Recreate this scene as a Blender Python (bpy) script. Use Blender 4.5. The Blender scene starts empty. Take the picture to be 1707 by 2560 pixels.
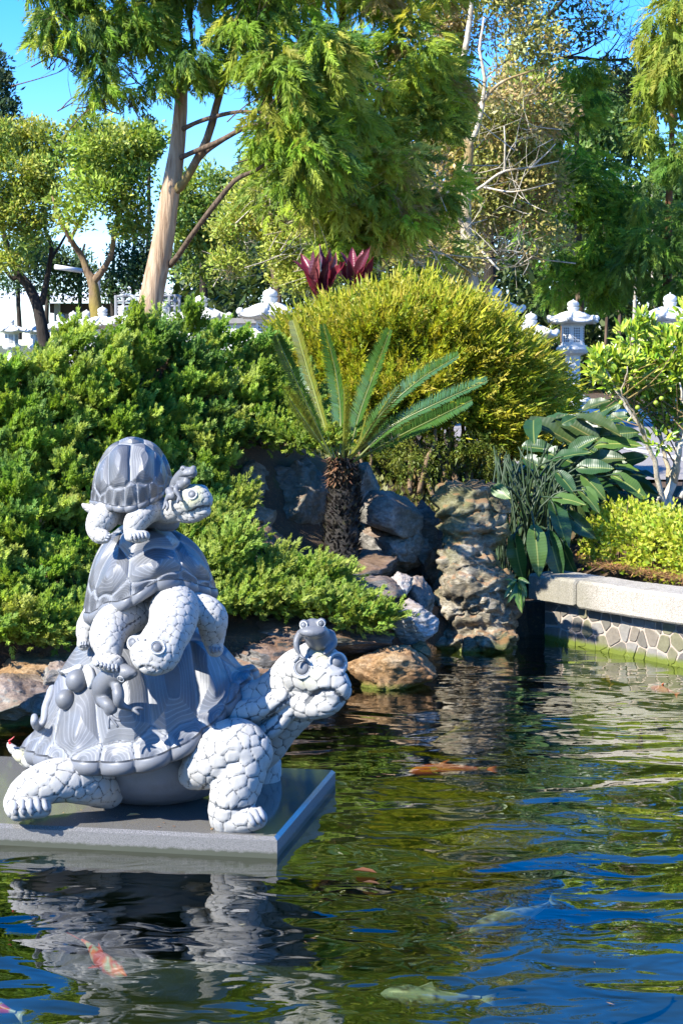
import bpy, bmesh, math, random
import numpy as np
from mathutils import Vector, Matrix
from mathutils.bvhtree import BVHTree
from mathutils.kdtree import KDTree

SC = bpy.context.scene
COL = SC.collection
R = math.radians
random.seed(7)
RNG = np.random.default_rng(11)

# ---------------------------------------------------------------- camera, sky, sun, exposure
H = 2.0                       # eye height above the water (water is z = 0)
F, CX, CY, HOR = 4790.0, 853.5, 1280.0, 860.0
PITCH = math.atan((CY - HOR) / F)
cam_d = bpy.data.cameras.new('camera')
cam = bpy.data.objects.new('camera', cam_d); COL.objects.link(cam)
cam.location = (0, 0, H)
cam.rotation_euler = (math.pi / 2 - PITCH, 0, 0)
cam_d.sensor_fit = 'VERTICAL'; cam_d.sensor_height = 24.0
cam_d.lens = 24.0 * F / 2560.0
cam_d.clip_start = 0.1; cam_d.clip_end = 3000
SC.camera = cam

SUN_EL, SUN_AZ = R(39), R(235)          # azimuth from +Y towards +X
SUN = Vector((math.sin(SUN_AZ) * math.cos(SUN_EL), math.cos(SUN_AZ) * math.cos(SUN_EL), math.sin(SUN_EL)))
world = bpy.data.worlds.new('World'); SC.world = world; world.use_nodes = True
wn = world.node_tree.nodes; wl = world.node_tree.links
wn.clear()
sky = wn.new('ShaderNodeTexSky'); sky.sky_type = 'NISHITA'; sky.sun_disc = False
sky.sun_elevation = SUN_EL; sky.sun_rotation = SUN_AZ
sky.air_density = 1.0; sky.dust_density = 0.0; sky.ozone_density = 4.0; sky.altitude = 800
hs = wn.new('ShaderNodeHueSaturation'); hs.inputs['Saturation'].default_value = 1.42
bg = wn.new('ShaderNodeBackground'); bg.inputs['Strength'].default_value = 0.13
wo = wn.new('ShaderNodeOutputWorld')
mulc = wn.new('ShaderNodeMix'); mulc.data_type = 'RGBA'; mulc.blend_type = 'MULTIPLY'; mulc.inputs[0].default_value = 1.0
mulc.inputs[7].default_value = (0.80, 0.85, 1.12, 1)
wl.new(sky.outputs[0], hs.inputs['Color']); wl.new(hs.outputs[0], mulc.inputs[6]); wl.new(mulc.outputs[2], bg.inputs['Color']); wl.new(bg.outputs[0], wo.inputs['Surface'])
sun_d = bpy.data.lights.new('sun', 'SUN'); sun_d.energy = 4.8; sun_d.angle = R(0.5); sun_d.color = (1.0, 0.955, 0.87)
sun_o = bpy.data.objects.new('sun', sun_d); COL.objects.link(sun_o)
sun_o.rotation_euler = (-SUN).to_track_quat('-Z', 'Y').to_euler(); sun_o.location = SUN * 60
SC.view_settings.view_transform = 'Standard'; SC.view_settings.look = 'None'
SC.view_settings.gamma = 1.0; SC.view_settings.exposure = 1.33
SC.view_settings.use_curve_mapping = False
SC.cycles.max_bounces = 8; SC.cycles.transparent_max_bounces = 12
SC.cycles.caustics_reflective = False; SC.cycles.caustics_refractive = False

# ---------------------------------------------------------------- helpers: place a photographed point at its distance
CP, SP = math.cos(PITCH), math.sin(PITCH)
def ray(x, y):
    r, u = (x - CX) / F, -(y - CY) / F
    return np.array([r, u * SP + CP, u * CP - SP])
def W(x, y, Y):
    d = ray(x, y); return np.array([0, 0, H]) + d * (Y / d[1])
def G(x, y, z):
    d = ray(x, y); return np.array([0, 0, H]) + d * ((z - H) / d[2])
K = 1707.0 / 1568.0
def WD(x, y, Y): return W(x * K, y * K, Y)
def px(Y): return Y / F * 1.0            # metres per photo pixel at depth Y
def unpx(P):
    P = np.asarray(P, float); q = P - np.array([0, 0, H])
    fw = q[..., 1] * CP - q[..., 2] * SP; up = q[..., 1] * SP + q[..., 2] * CP
    return CX + F * q[..., 0] / fw, CY - F * up / fw

# ---------------------------------------------------------------- helpers: objects
def tag(o, label=None, cat=None, group=None, kind=None):
    if label: o['label'] = label
    if cat: o['category'] = cat
    if group: o['group'] = group
    if kind: o['kind'] = kind
    return o
def empty(name, loc, label, cat, group=None, rz=0):
    o = bpy.data.objects.new(name, None); COL.objects.link(o)
    o.location = tuple(loc); o.rotation_euler = (0, 0, rz); o.empty_display_size = 0.2
    return tag(o, label, cat, group)
def link(name, me, parent=None, keep=True):
    o = bpy.data.objects.new(name, me); COL.objects.link(o)
    if parent is not None:
        o.parent = parent
        if keep:                         # geometry given in world space
            o.matrix_parent_inverse = pm(parent).inverted()
    return o
def pm(o):
    m = Matrix.LocRotScale(o.location, o.rotation_euler, o.scale)
    return (pm(o.parent) @ o.matrix_parent_inverse @ m) if o.parent else m
def mesh_np(name, V, Fc, mat, tint=None, smooth=False, attrs=None):
    """V n x 3; Fc m x k or a list of arrays with different k"""
    V = np.ascontiguousarray(V, np.float32)
    fl = [np.ascontiguousarray(f, np.int32) for f in (Fc if isinstance(Fc, list) else [Fc]) if len(f)]
    me = bpy.data.meshes.new(name)
    me.vertices.add(len(V)); me.vertices.foreach_set('co', V.ravel())
    loops = np.concatenate([f.ravel() for f in fl])
    tot = np.concatenate([np.full(len(f), f.shape[1], np.int32) for f in fl])
    start = np.concatenate([[0], np.cumsum(tot)[:-1]]).astype(np.int32)
    me.loops.add(len(loops)); me.loops.foreach_set('vertex_index', loops)
    me.polygons.add(len(tot)); me.polygons.foreach_set('loop_start', start)
    if smooth: me.polygons.foreach_set('use_smooth', np.ones(len(tot), bool))
    me.update(calc_edges=True)
    if tint is not None:
        a = me.attributes.new('tint', 'FLOAT_COLOR', 'POINT')
        t = np.ones((len(V), 4), np.float32); t[:, :3] = tint
        a.data.foreach_set('color', t.ravel())
    for k, v in (attrs or {}).items():
        a = me.attributes.new(k, 'FLOAT', 'POINT'); a.data.foreach_set('value', np.ascontiguousarray(v, np.float32))
    me.materials.append(mat)
    return me
def mobj(name, V, Fc, mat, parent=None, **kw): return link(name, mesh_np(name, V, Fc, mat, **kw), parent)

class MB:
    """collects simple shapes into one mesh"""
    def __init__(s): s.V = []; s.F = []; s.n = 0
    def add(s, V, Fs):
        s.V.append(np.asarray(V, float))
        for f in Fs: s.F.append([i + s.n for i in f])
        s.n += len(V); return s
    def box(s, c, d, rz=0):
        c = np.asarray(c, float); d = np.asarray(d, float) / 2
        q = np.array([[x, y, z] for z in (-1, 1) for y in (-1, 1) for x in (-1, 1)]) * d
        co, si = math.cos(rz), math.sin(rz)
        q = np.stack([q[:, 0] * co - q[:, 1] * si, q[:, 0] * si + q[:, 1] * co, q[:, 2]], 1) + c
        return s.add(q, [[0, 2, 3, 1], [4, 5, 7, 6], [0, 1, 5, 4], [2, 6, 7, 3], [0, 4, 6, 2], [1, 3, 7, 5]])
    def tube(s, pts, rad, seg=8, cap=True):
        V, Fq, caps = tube_np(pts, rad, seg); s.add(V, [list(f) for f in Fq])
        if cap:
            n = s.n - len(V)
            for c in caps: s.F.append([i + n for i in c])
        return s
    def lathe(s, prof, c=(0, 0, 0), seg=24, fn=None):
        """prof: (radius, z) from bottom to top; fn(angle, r, z) -> (r, z)"""
        V = []
        for r, z in prof:
            for k in range(seg):
                a = 2 * math.pi * k / seg
                rr, zz = fn(a, r, z) if fn else (r, z)
                V.append((c[0] + rr * math.cos(a), c[1] + rr * math.sin(a), c[2] + zz))
        Fs = []
        for i in range(len(prof) - 1):
            for k in range(seg):
                k2 = (k + 1) % seg
                Fs.append([i * seg + k, i * seg + k2, (i + 1) * seg + k2, (i + 1) * seg + k])
        Fs.append(list(range(seg))[::-1]); Fs.append([(len(prof) - 1) * seg + k for k in range(seg)])
        return s.add(V, Fs)
    def mesh(s, name, mat, smooth=False):
        me = bpy.data.meshes.new(name); me.from_pydata(np.concatenate(s.V).tolist(), [], s.F)
        me.materials.append(mat)
        if smooth: me.polygons.foreach_set('use_smooth', np.ones(len(me.polygons), bool))
        me.update(); return me
    def build(s, name, mat, parent=None, smooth=False, keep=True): return link(name, s.mesh(name, mat, smooth), parent, keep)

def spline(pts, n):
    """Catmull-Rom through rows of pts, n samples"""
    P = np.asarray(pts, float); m = len(P)
    if m == 2: t = np.linspace(0, 1, n)[:, None]; return P[0] * (1 - t) + P[1] * t
    Q = np.vstack([2 * P[0] - P[1], P, 2 * P[-1] - P[-2]])
    u = np.linspace(0, m - 1, n); i = np.minimum(u.astype(int), m - 2); f = (u - i)[:, None]
    a, b, c, d = Q[i], Q[i + 1], Q[i + 2], Q[i + 3]
    return 0.5 * (2 * b + (c - a) * f + (2 * a - 5 * b + 4 * c - d) * f ** 2 + (3 * b - a - 3 * c + d) * f ** 3)
def frames(P):
    T = np.gradient(P, axis=0); T /= np.linalg.norm(T, axis=1, keepdims=True) + 1e-9
    up = np.array([0, 0, 1.0]) if abs(T[:, 2]).mean() < 0.85 else np.array([0, 1.0, 0])
    A = np.cross(T, up); A /= np.linalg.norm(A, axis=1, keepdims=True) + 1e-9
    return T, A, np.cross(T, A)
def tube_np(pts, rad, seg=8):
    P = np.asarray(pts, float); r = np.broadcast_to(np.asarray(rad, float), (len(P),)) if np.ndim(rad) < 2 else None
    T, A, B = frames(P)
    an = np.linspace(0, 2 * math.pi, seg, endpoint=False)
    off = np.cos(an)[None, :, None] * A[:, None] + np.sin(an)[None, :, None] * B[:, None]
    rr = r[:, None, None] if r is not None else np.asarray(rad)[:, :, None]
    V = (P[:, None] + off * rr).reshape(-1, 3)
    n = len(P); i = np.arange(n - 1)[:, None] * seg; k = np.arange(seg)[None]; k2 = (k + 1) % seg
    Fq = np.stack([i + k, i + k2, i + seg + k2, i + seg + k], -1).reshape(-1, 4)
    return V, Fq, [list(range(seg))[::-1], [(n - 1) * seg + j for j in range(seg)]]

# ---------------------------------------------------------------- helpers: noise in numpy
def _hash(i, j, k, s):
    h = (i * 374761393 + j * 668265263 + k * 2147483647 + s * 1274126177) & 0xFFFFFFFF
    h = ((h ^ (h >> 13)) * 1274126177) & 0xFFFFFFFF
    return ((h ^ (h >> 16)) & 0xFFFF) / 65535.0
def vnoise(P, s=0):
    P = np.asarray(P, float); I = np.floor(P).astype(np.int64); f = P - I; f = f * f * (3 - 2 * f)
    o = 0
    for dx in (0, 1):
        for dy in (0, 1):
            for dz in (0, 1):
                w = (f[:, 0] if dx else 1 - f[:, 0]) * (f[:, 1] if dy else 1 - f[:, 1]) * (f[:, 2] if dz else 1 - f[:, 2])
                o = o + w * _hash(I[:, 0] + dx, I[:, 1] + dy, I[:, 2] + dz, s)
    return o * 2 - 1
def fbm(P, oct=4, s=0, gain=0.5):
    a, o, P = 1.0, 0, np.asarray(P, float)
    for k in range(oct): o = o + a * vnoise(P, s + k * 17); P = P * 2.03 + 11.3; a *= gain
    return o
def smooth01(x, a, b):
    t = np.clip((x - a) / (b - a), 0, 1); return t * t * (3 - 2 * t)
def inpoly(x, y, poly):
    poly = np.asarray(poly, float); c = np.zeros(np.shape(x), bool); j = len(poly) - 1
    for i in range(len(poly)):
        xi, yi = poly[i]; xj, yj = poly[j]
        with np.errstate(divide='ignore', invalid='ignore'):
            c ^= ((yi > y) != (yj > y)) & (x < (xj - xi) * (y - yi) / (yj - yi + 1e-12) + xi)
        j = i
    return c

# ---------------------------------------------------------------- helpers: leaves and sprays, many small faces placed by matrices
def basis(D, roll=None, up=None):
    """per-row rotation whose y axis is D; z towards up (tilted by roll)"""
    D = D / (np.linalg.norm(D, axis=1, keepdims=True) + 1e-9)
    n = len(D)
    U = np.tile([0, 0, 1.0], (n, 1)) if up is None else np.broadcast_to(np.asarray(up, float), (n, 3))
    U = U + RNG.normal(0, 0.02, (n, 3))
    X = np.cross(D, U); X /= np.linalg.norm(X, axis=1, keepdims=True) + 1e-9
    Z = np.cross(X, D)
    if roll is not None:
        c, s = np.cos(roll)[:, None], np.sin(roll)[:, None]
        X, Z = X * c + Z * s, Z * c - X * s
    return np.stack([X, D, Z], -1)
def stamp(tv, tf, pos, rot, scale, tint, jit=0.0, tt=None):
    """copies template (tv, tf) to every pos; returns V, F, tint per vertex"""
    m, t = len(pos), len(tv)
    sc = np.asarray(scale, float)
    if sc.ndim == 0: sc = np.full((m, 1), sc)
    elif sc.ndim == 1: sc = sc[:, None]
    q = tv[None] * sc[:, None, :]
    V = np.einsum('mij,mtj->mti', rot, q) + pos[:, None]
    Fc = (tf[None] + (np.arange(m) * t)[:, None, None]).reshape(-1, tf.shape[1])
    C = np.repeat(tint[:, None], t, 1)
    if tt is not None: C = C * tt[None, :, :]
    if jit: C = C * (1 + RNG.normal(0, jit, (m, t, 1)))
    return V.reshape(-1, 3), Fc, np.clip(C.reshape(-1, 3), 0, 1)
class Cloud:
    def __init__(s): s.V = []; s.F = []; s.T = []; s.n = 0
    def add(s, V, Fc, T):
        s.V.append(V); s.F.append(Fc + s.n); s.T.append(T); s.n += len(V)
    def tube(s, pts, rad, col, seg=5):
        V, Fq, _ = tube_np(pts, rad, seg)
        s.add(V, np.concatenate([Fq[:, [0, 1, 2]], Fq[:, [0, 2, 3]]]), np.tile(np.asarray(col, float), (len(V), 1)))
    def build(s, name, mat, parent=None):
        ks = {}
        for f in s.F: ks.setdefault(f.shape[1], []).append(f)
        return link(name, mesh_np(name, np.concatenate(s.V), [np.concatenate(v) for v in ks.values()], mat, tint=np.concatenate(s.T)), parent)
def tmpl(blades):
    """template from narrow blades: (base, tip, width, normal) -> folded diamonds of 2 triangles"""
    V, Fc = [], []
    for b, t, w, nrm in blades:
        b, t, nrm = np.array(b, float), np.array(t, float), np.array(nrm, float)
        d = t - b; s = np.cross(d, nrm); s /= np.linalg.norm(s) + 1e-9
        m = b + d * 0.45
        n = len(V); V += [b, m + s * w / 2, t, m - s * w / 2]
        Fc += [[n, n + 1, n + 2], [n, n + 2, n + 3]]
    return np.array(V), np.array(Fc)
LIGHT = (-.36, -.60, .72)             # leaves turn their faces to the open, sunny side
LEAF = tmpl([((0, 0, 0), (0, 1, 0), 0.5, (0, 0, 1))])
def tmpl1(blades):
    """as tmpl, one tapering triangle per blade"""
    V, Fc = [], []
    for b, t, w, nrm in blades:
        b, t, nrm = np.array(b, float), np.array(t, float), np.array(nrm, float)
        d = t - b; s = np.cross(d, nrm); s /= np.linalg.norm(s) + 1e-9
        n = len(V); V += [b + d * .12 + s * w * .62, t, b + d * .12 - s * w * .62]; Fc += [[n, n + 1, n + 2]]
    return np.array(V), np.array(Fc)
def _leaf3():
    V = np.array([[0, 0, 0], [.22, .35, .07], [.0, .4, -.03], [-.22, .35, .07], [.15, .75, .02], [-.15, .75, .02], [0, 1, -.08]])
    return V, np.array([[0, 1, 2], [0, 2, 3], [1, 4, 2], [2, 5, 3], [4, 6, 2], [2, 6, 5]])
LEAF6 = _leaf3()
def _plume(rng, n, spread, bl, bw, curl=0.0):
    bl_ = []
    for k in range(n):
        t = (k + 0.5) / n
        a = rng.uniform(0, 2 * math.pi)
        b = np.array([math.cos(a) * .03, t * .85, math.sin(a) * .03 - curl * t * t])
        out = np.array([math.cos(a) * spread, rng.uniform(.5, 1.0), math.sin(a) * spread])
        L = bl * (1.15 - .6 * t) * rng.uniform(.8, 1.2)
        bl_.append((b, b + out / np.linalg.norm(out) * L, bw * rng.uniform(.8, 1.2), (rng.normal(0, .5), rng.normal(0, .35), 1)))
    bl_.append(((0, .7, -curl * .5), (0, 1.1, -curl * 1.2), bw, (0, 0, 1)))
    return tmpl1(bl_)
def _fan(rng, n, ang, bl, bw, droop):
    """flat feathery conifer spray: thin side blades along a drooping axis"""
    bl_ = [((0, 0, 0), (0, .55, -droop * .3), bw * .6, (0, 0, 1)), ((0, .5, -droop * .25), (0, 1.1, -droop), bw, (0, 0, 1))]
    for k in range(n):
        t = .08 + .86 * k / (n - 1)
        for s in (-1, 1):
            L = bl * (1.1 - .7 * t) * rng.uniform(.6, 1.3)
            b = np.array([0, t, -droop * t * t])
            a = ang * rng.uniform(.6, 1.3)
            tip = b + L * np.array([s * math.sin(a), math.cos(a), -rng.uniform(0, .9) * droop - .1])
            bl_.append((b, tip, bw * rng.uniform(.7, 1.4), (rng.normal(0, .6), rng.normal(0, .4), 1)))
    return tmpl1(bl_)
_r = np.random.default_rng(3)
PLUMES = [_plume(_r, 22, .50, .34, .12) for _ in range(3)]
TWIGS = [_plume(_r, 22, .85, .19, .06, .10) for _ in range(3)]
SPRAYS = [_fan(_r, 11, .62, .46, .062, .55) for _ in range(3)]
def tints(n, cols, w=None, v=0.12, hue=0.05):
    cols = np.asarray(cols, float)
    i = RNG.choice(len(cols), n, p=w)
    c = cols[i] * (1 + RNG.normal(0, v, (n, 1))) * (1 + RNG.normal(0, hue, (n, 3)))
    return np.clip(c, 0.003, 1)

# ---------------------------------------------------------------- materials
def mat(name):
    m = bpy.data.materials.new(name); m.use_nodes = True
    nt = m.node_tree; nt.nodes.clear()
    out = nt.nodes.new('ShaderNodeOutputMaterial')
    return m, nt, out
class N:
    """tiny node helper"""
    def __init__(s, nt): s.nt = nt
    def __call__(s, typ, **kw):
        n = s.nt.nodes.new('ShaderNode' + typ)
        for k, v in kw.items():
            if k.startswith('i_'):
                key = k[2:]; key = int(key) if key.isdigit() else key.replace('_', ' ')
                if isinstance(v, bpy.types.NodeSocket): s.nt.links.new(v, n.inputs[key])
                else: n.inputs[key].default_value = v
            else: setattr(n, k, v)
        return n
    def link(s, a, b): s.nt.links.new(a, b)
    def math(s, op, a, b=0.0, c=None):
        n = s.nt.nodes.new('ShaderNodeMath'); n.operation = op
        for i, v in enumerate((a, b) if c is None else (a, b, c)):
            if isinstance(v, bpy.types.NodeSocket): s.nt.links.new(v, n.inputs[i])
            else: n.inputs[i].default_value = v
        return n.outputs[0]
    def mix(s, fac, a, b, mode='MIX'):
        n = s.nt.nodes.new('ShaderNodeMix'); n.data_type = 'RGBA'; n.blend_type = mode; n.clamp_factor = True
        for v, i in ((fac, 0), (a, 6), (b, 7)):
            if isinstance(v, bpy.types.NodeSocket): s.nt.links.new(v, n.inputs[i])
            elif i == 0: n.inputs[0].default_value = v
            else: n.inputs[i].default_value = (*v, 1) if len(v) == 3 else v
        return n.outputs[2]
    def ramp(s, fac, stops):
        n = s.nt.nodes.new('ShaderNodeValToRGB'); s.nt.links.new(fac, n.inputs[0])
        e = n.color_ramp.elements
        while len(e) < len(stops): e.new(0.5)
        for el, (p, c) in zip(e, stops): el.position = p; el.color = (*c, 1) if len(c) == 3 else c
        return n.outputs[0]
    def noise(s, scale, detail=3, rough=.55, vec=None, dist=0.0):
        n = s('TexNoise', i_Scale=scale, i_Detail=detail, i_Roughness=rough, i_Distortion=dist)
        n.noise_dimensions = '3D'
        if vec is not None: s.link(vec, n.inputs['Vector'])
        return n.outputs['Fac']
    def pos(s): return s('NewGeometry').outputs['Position']
    def obj(s): return s('TexCoord').outputs['Object']
    def scale(s, vec, xyz):
        n = s('Mapping'); s.link(vec, n.inputs[0]); n.inputs['Scale'].default_value = xyz; return n.outputs[0]

def leaf_mat(name, transl=0.3, rough=0.45, spec=0.35, sat=1.0):
    m, nt, out = mat(name); n = N(nt)
    a = n('Attribute', attribute_name='tint')
    col = a.outputs['Color']
    p = n('BsdfPrincipled', i_Roughness=rough); n.link(col, p.inputs['Base Color'])
    p.inputs['Specular IOR Level'].default_value = spec
    t = n('BsdfTranslucent'); n.link(n.mix(1.0, col, (1.0, 1.0, .55), 'MULTIPLY'), t.inputs['Color'])
    mx = n('MixShader', i_0=transl); n.link(p.outputs[0], mx.inputs[1]); n.link(t.outputs[0], mx.inputs[2])
    n.link(mx.outputs[0], out.inputs[0]); return m
def solid(name, col, rough=0.6, var=0.15, scale=20, bump=0.0, spec=0.4, metal=0):
    m, nt, out = mat(name); n = N(nt); v = n.noise(scale, 4, .6, n.obj())
    c = n.mix(v, tuple(x * (1 - var * 1.6) for x in col), tuple(min(1, x * (1 + var * 1.6)) for x in col))
    p = n('BsdfPrincipled', i_Roughness=rough, i_Metallic=metal); n.link(c, p.inputs['Base Color'])
    p.inputs['Specular IOR Level'].default_value = spec
    if bump:
        b = n('Bump', i_Strength=bump, i_Distance=0.01); n.link(v, b.inputs['Height']); n.link(b.outputs[0], p.inputs['Normal'])
    n.link(p.outputs[0], out.inputs[0]); return m
def bark_mat(name, a, b, moss=None, stretch=9, scale=5):
    m, nt, out = mat(name); n = N(nt)
    q = n.scale(n.pos(), (scale * 3, scale * 3, scale * 3 / stretch))
    v = n.noise(2.0, 5, .65, q, .6); big = n.noise(1.3, 2, .5, n.pos())
    c = n.ramp(v, [(.3, a), (.62, b)])
    if moss: c = n.mix(n.ramp(big, [(.52, (0, 0, 0)), (.66, (1, 1, 1))]), c, moss)
    p = n('BsdfPrincipled', i_Roughness=.85); n.link(c, p.inputs['Base Color']); p.inputs['Specular IOR Level'].default_value = .15
    bp = n('Bump', i_Strength=.9, i_Distance=.03); n.link(v, bp.inputs['Height']); n.link(bp.outputs[0], p.inputs['Normal'])
    n.link(p.outputs[0], out.inputs[0]); return m
# ================================================================ THE STONE TURTLES
def stone_rough_mat():
    """bush-hammered pale granite plates with smooth dark chiselled seams (attribute edge = distance to the seam)"""
    m, nt, out = mat('pale_hammered_granite'); n = N(nt)
    e = n('Attribute', attribute_name='edge').outputs['Fac']
    y = n('Attribute', attribute_name='lichen').outputs['Fac']
    o = n.pos()
    sp = n.noise(260, 2, .6, o); bl = n.noise(14, 3, .6, o)
    base = n.mix(sp, (.37, .362, .34), (.57, .558, .53))
    base = n.mix(n.math('MULTIPLY', bl, .55), base, (.40, .385, .35))
    mo = n.noise(70, 3, .7, o); base = n.mix(n.math('MULTIPLY', mo, .45), base, (.30, .29, .27))
    stk = n.ramp(n.noise(1.0, 3, .6, n.scale(o, (22, 22, 2.2))), [(.52, (0, 0, 0)), (.72, (1, 1, 1))]); base = n.mix(n.math('MULTIPLY', stk, .38), base, (.22, .215, .19))
    base = n.mix(n.math('MULTIPLY', y, .8), base, (.50, .49, .22))
    seam = n.ramp(e, [(.045, (1, 1, 1)), (.135, (0, 0, 0))])
    c = n.mix(seam, base, (.10, .105, .11))
    p = n('BsdfPrincipled', i_Roughness=.8); n.link(c, p.inputs['Base Color']); p.inputs['Specular IOR Level'].default_value = .3
    h = n.math('ADD', n.math('MULTIPLY', sp, .25), n.math('MULTIPLY', bl, .4))
    b = n('Bump', i_Strength=.5, i_Distance=.006); n.link(h, b.inputs['Height']); n.link(b.outputs[0], p.inputs['Normal'])
    n.link(p.outputs[0], out.inputs[0]); return m
def stone_dark_mat(name, lines=False, rough=.42, k=1.0):
    m, nt, out = mat(name); n = N(nt); o = n.pos()
    sp = n.noise(300, 2, .7, o); bl = n.noise(9, 4, .6, o)
    base = n.mix(sp, (.15 * k, .16 * k, .18 * k), (.27 * k, .285 * k, .31 * k))
    base = n.mix(n.math('MULTIPLY', bl, .6), base, (.235 * k, .24 * k, .25 * k))
    stk = n.ramp(n.noise(1.0, 4, .65, n.scale(o, (16, 16, 2.5))), [(.50, (0, 0, 0)), (.75, (1, 1, 1))]); base = n.mix(n.math('MULTIPLY', stk, .4), base, (.11 * k, .115 * k, .11 * k))
    base = n.mix(n.math('MULTIPLY', n.noise(80, 3, .7, o), .4), base, (.30 * k, .31 * k, .325 * k))
    p = n('BsdfPrincipled', i_Roughness=rough); p.inputs['Specular IOR Level'].default_value = .4
    if lines:
        r = n('Attribute', attribute_name='ring').outputs['Fac']
        ed = n('Attribute', attribute_name='edge').outputs['Fac']
        wob = n.math('MULTIPLY', n.math('SUBTRACT', n.noise(10, 2, .5, o), .5), .55)
        rr = n.math('ADD', r, wob)
        fr = n.math('FRACT', rr)
        ln = n.math('SUBTRACT', 1.0, n.math('MULTIPLY', n.math('ABSOLUTE', n.math('SUBTRACT', fr, .5)), 2.0))   # 1 mid
        line = n.ramp(ln, [(.70, (0, 0, 0)), (.95, (1, 1, 1))])
        dead = n('Attribute', attribute_name='ringon').outputs['Fac']
        line = n.math('MULTIPLY', line, dead)
        seam = n.ramp(ed, [(.02, (1, 1, 1)), (.075, (0, 0, 0))])
        chalk = n.math('MULTIPLY', n.noise(6, 2, .5, o), 1.1)
        c = n.mix(n.math('MULTIPLY', n.math('MULTIPLY', line, chalk), .5), base, (.42, .43, .455))
        c = n.mix(n.math('MULTIPLY', seam, .35), c, (.42, .43, .44))
        hgt = n.math('SUBTRACT', n.math('MULTIPLY', fr, dead), n.math('MULTIPLY', seam, .8))
        b = n('Bump', i_Strength=.8, i_Distance=.012); n.link(hgt, b.inputs['Height']); n.link(b.outputs[0], p.inputs['Normal'])
    else:
        c = base
        b = n('Bump', i_Strength=.25, i_Distance=.004); n.link(n.math('ADD', sp, n.math('MULTIPLY', bl, .5)), b.inputs['Height']); n.link(b.outputs[0], p.inputs['Normal'])
    n.link(c, p.inputs['Base Color']); n.link(p.outputs[0], out.inputs[0]); return m
M_ROUGH = stone_rough_mat()
M_SHELL = stone_dark_mat('blue_grey_carved_granite', True, k=.66)
M_DARK = stone_dark_mat('blue_grey_smooth_granite', k=.62)
M_CLAW = stone_dark_mat('grey_claw_granite', k=1.15)
M_BELLY = stone_dark_mat('grey_belly_granite', k=.75, rough=.5)

def ico(c, r, rot=None, sub=3):
    bm = bmesh.new(); bmesh.ops.create_icosphere(bm, subdivisions=sub, radius=1)
    V = np.array([v.co[:] for v in bm.verts]) * np.asarray(r, float); Fs = [[v.index for v in f.verts] for f in bm.faces]
    bm.free()
    if rot is not None: V = V @ np.array(rot).T
    return V + np.asarray(c, float), Fs
def blob_mesh(tubes, balls, voxel, iters=6, relax=.5):
    """union of tapered tubes and ellipsoids as one continuous smooth surface (voxel remesh)"""
    mb = MB()
    for pts, rad in tubes:
        pts = np.asarray(pts, float); L = np.linalg.norm(np.diff(pts, axis=0), axis=1).sum()
        n = max(4, int(L / (min(rad) * .28)) + 2)
        n = min(n, 60)
        q = spline(np.c_[pts, np.asarray(rad)], n)
        for row in q: mb.add(*ico(row[:3], max(row[3], voxel), sub=3 if row[3] > .02 else 2))
    for c, r, *rot in balls: mb.add(*ico(c, r, rot[0] if rot else None))
    me = bpy.data.meshes.new('tmp'); me.from_pydata(np.concatenate(mb.V).tolist(), [], mb.F)
    o = bpy.data.objects.new('tmp', me); COL.objects.link(o)
    md = o.modifiers.new('r', 'REMESH'); md.mode = 'VOXEL'; md.voxel_size = voxel; md.adaptivity = 0
    sm = o.modifiers.new('s', 'SMOOTH'); sm.factor = relax; sm.iterations = iters
    dg = bpy.context.evaluated_depsgraph_get()
    ev = o.evaluated_get(dg).to_mesh()
    V = np.empty(len(ev.vertices) * 3, np.float32); ev.vertices.foreach_get('co', V)
    Nn = np.empty(len(ev.vertices) * 3, np.float32); ev.vertices.foreach_get('normal', Nn)
    Fq = [list(p.vertices) for p in ev.polygons]
    o.evaluated_get(dg).to_mesh_clear()
    bpy.data.objects.remove(o); bpy.data.meshes.remove(me)
    q4 = np.array([f for f in Fq if len(f) == 4]); q3 = np.array([f for f in Fq if len(f) == 3])
    return V.reshape(-1, 3).astype(float), Nn.reshape(-1, 3).astype(float), [a for a in (q4, q3) if len(a)]
def cells(V, size, seed=0):
    """well spread seeds on the surface -> (distance to the nearest seam, nearest seed index)"""
    rng = np.random.default_rng(seed)
    idx = [int(rng.integers(len(V)))]; d = np.linalg.norm(V - V[idx[0]], axis=1)
    while d.max() > size * .98 and len(idx) < 900:
        far = np.flatnonzero(d > d.max() * .93)
        k = int(far[rng.integers(len(far))]); idx.append(k)
        d = np.minimum(d, np.linalg.norm(V - V[k], axis=1))
    S = V[idx]; d1 = np.full(len(V), 9.); d2 = np.full(len(V), 9.); w = np.zeros(len(V), int)
    for k, s in enumerate(S):
        q = np.linalg.norm(V - s, axis=1)
        near = q < d1
        d2 = np.where(near, d1, np.minimum(d2, q)); w = np.where(near, k, w); d1 = np.where(near, q, d1)
    return d2 - d1, w
def polydist(V, lines):
    x, y = unpx(V); best = np.full(len(V), 1e9)
    for ln in lines:
        ln = np.asarray(ln, float)
        for a, b in zip(ln[:-1], ln[1:]):
            d = b - a; t = np.clip(((x - a[0]) * d[0] + (y - a[1]) * d[1]) / (d @ d + 1e-9), 0, 1)
            best = np.minimum(best, np.hypot(x - a[0] - t * d[0], y - a[1] - t * d[1]))
    return best
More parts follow.
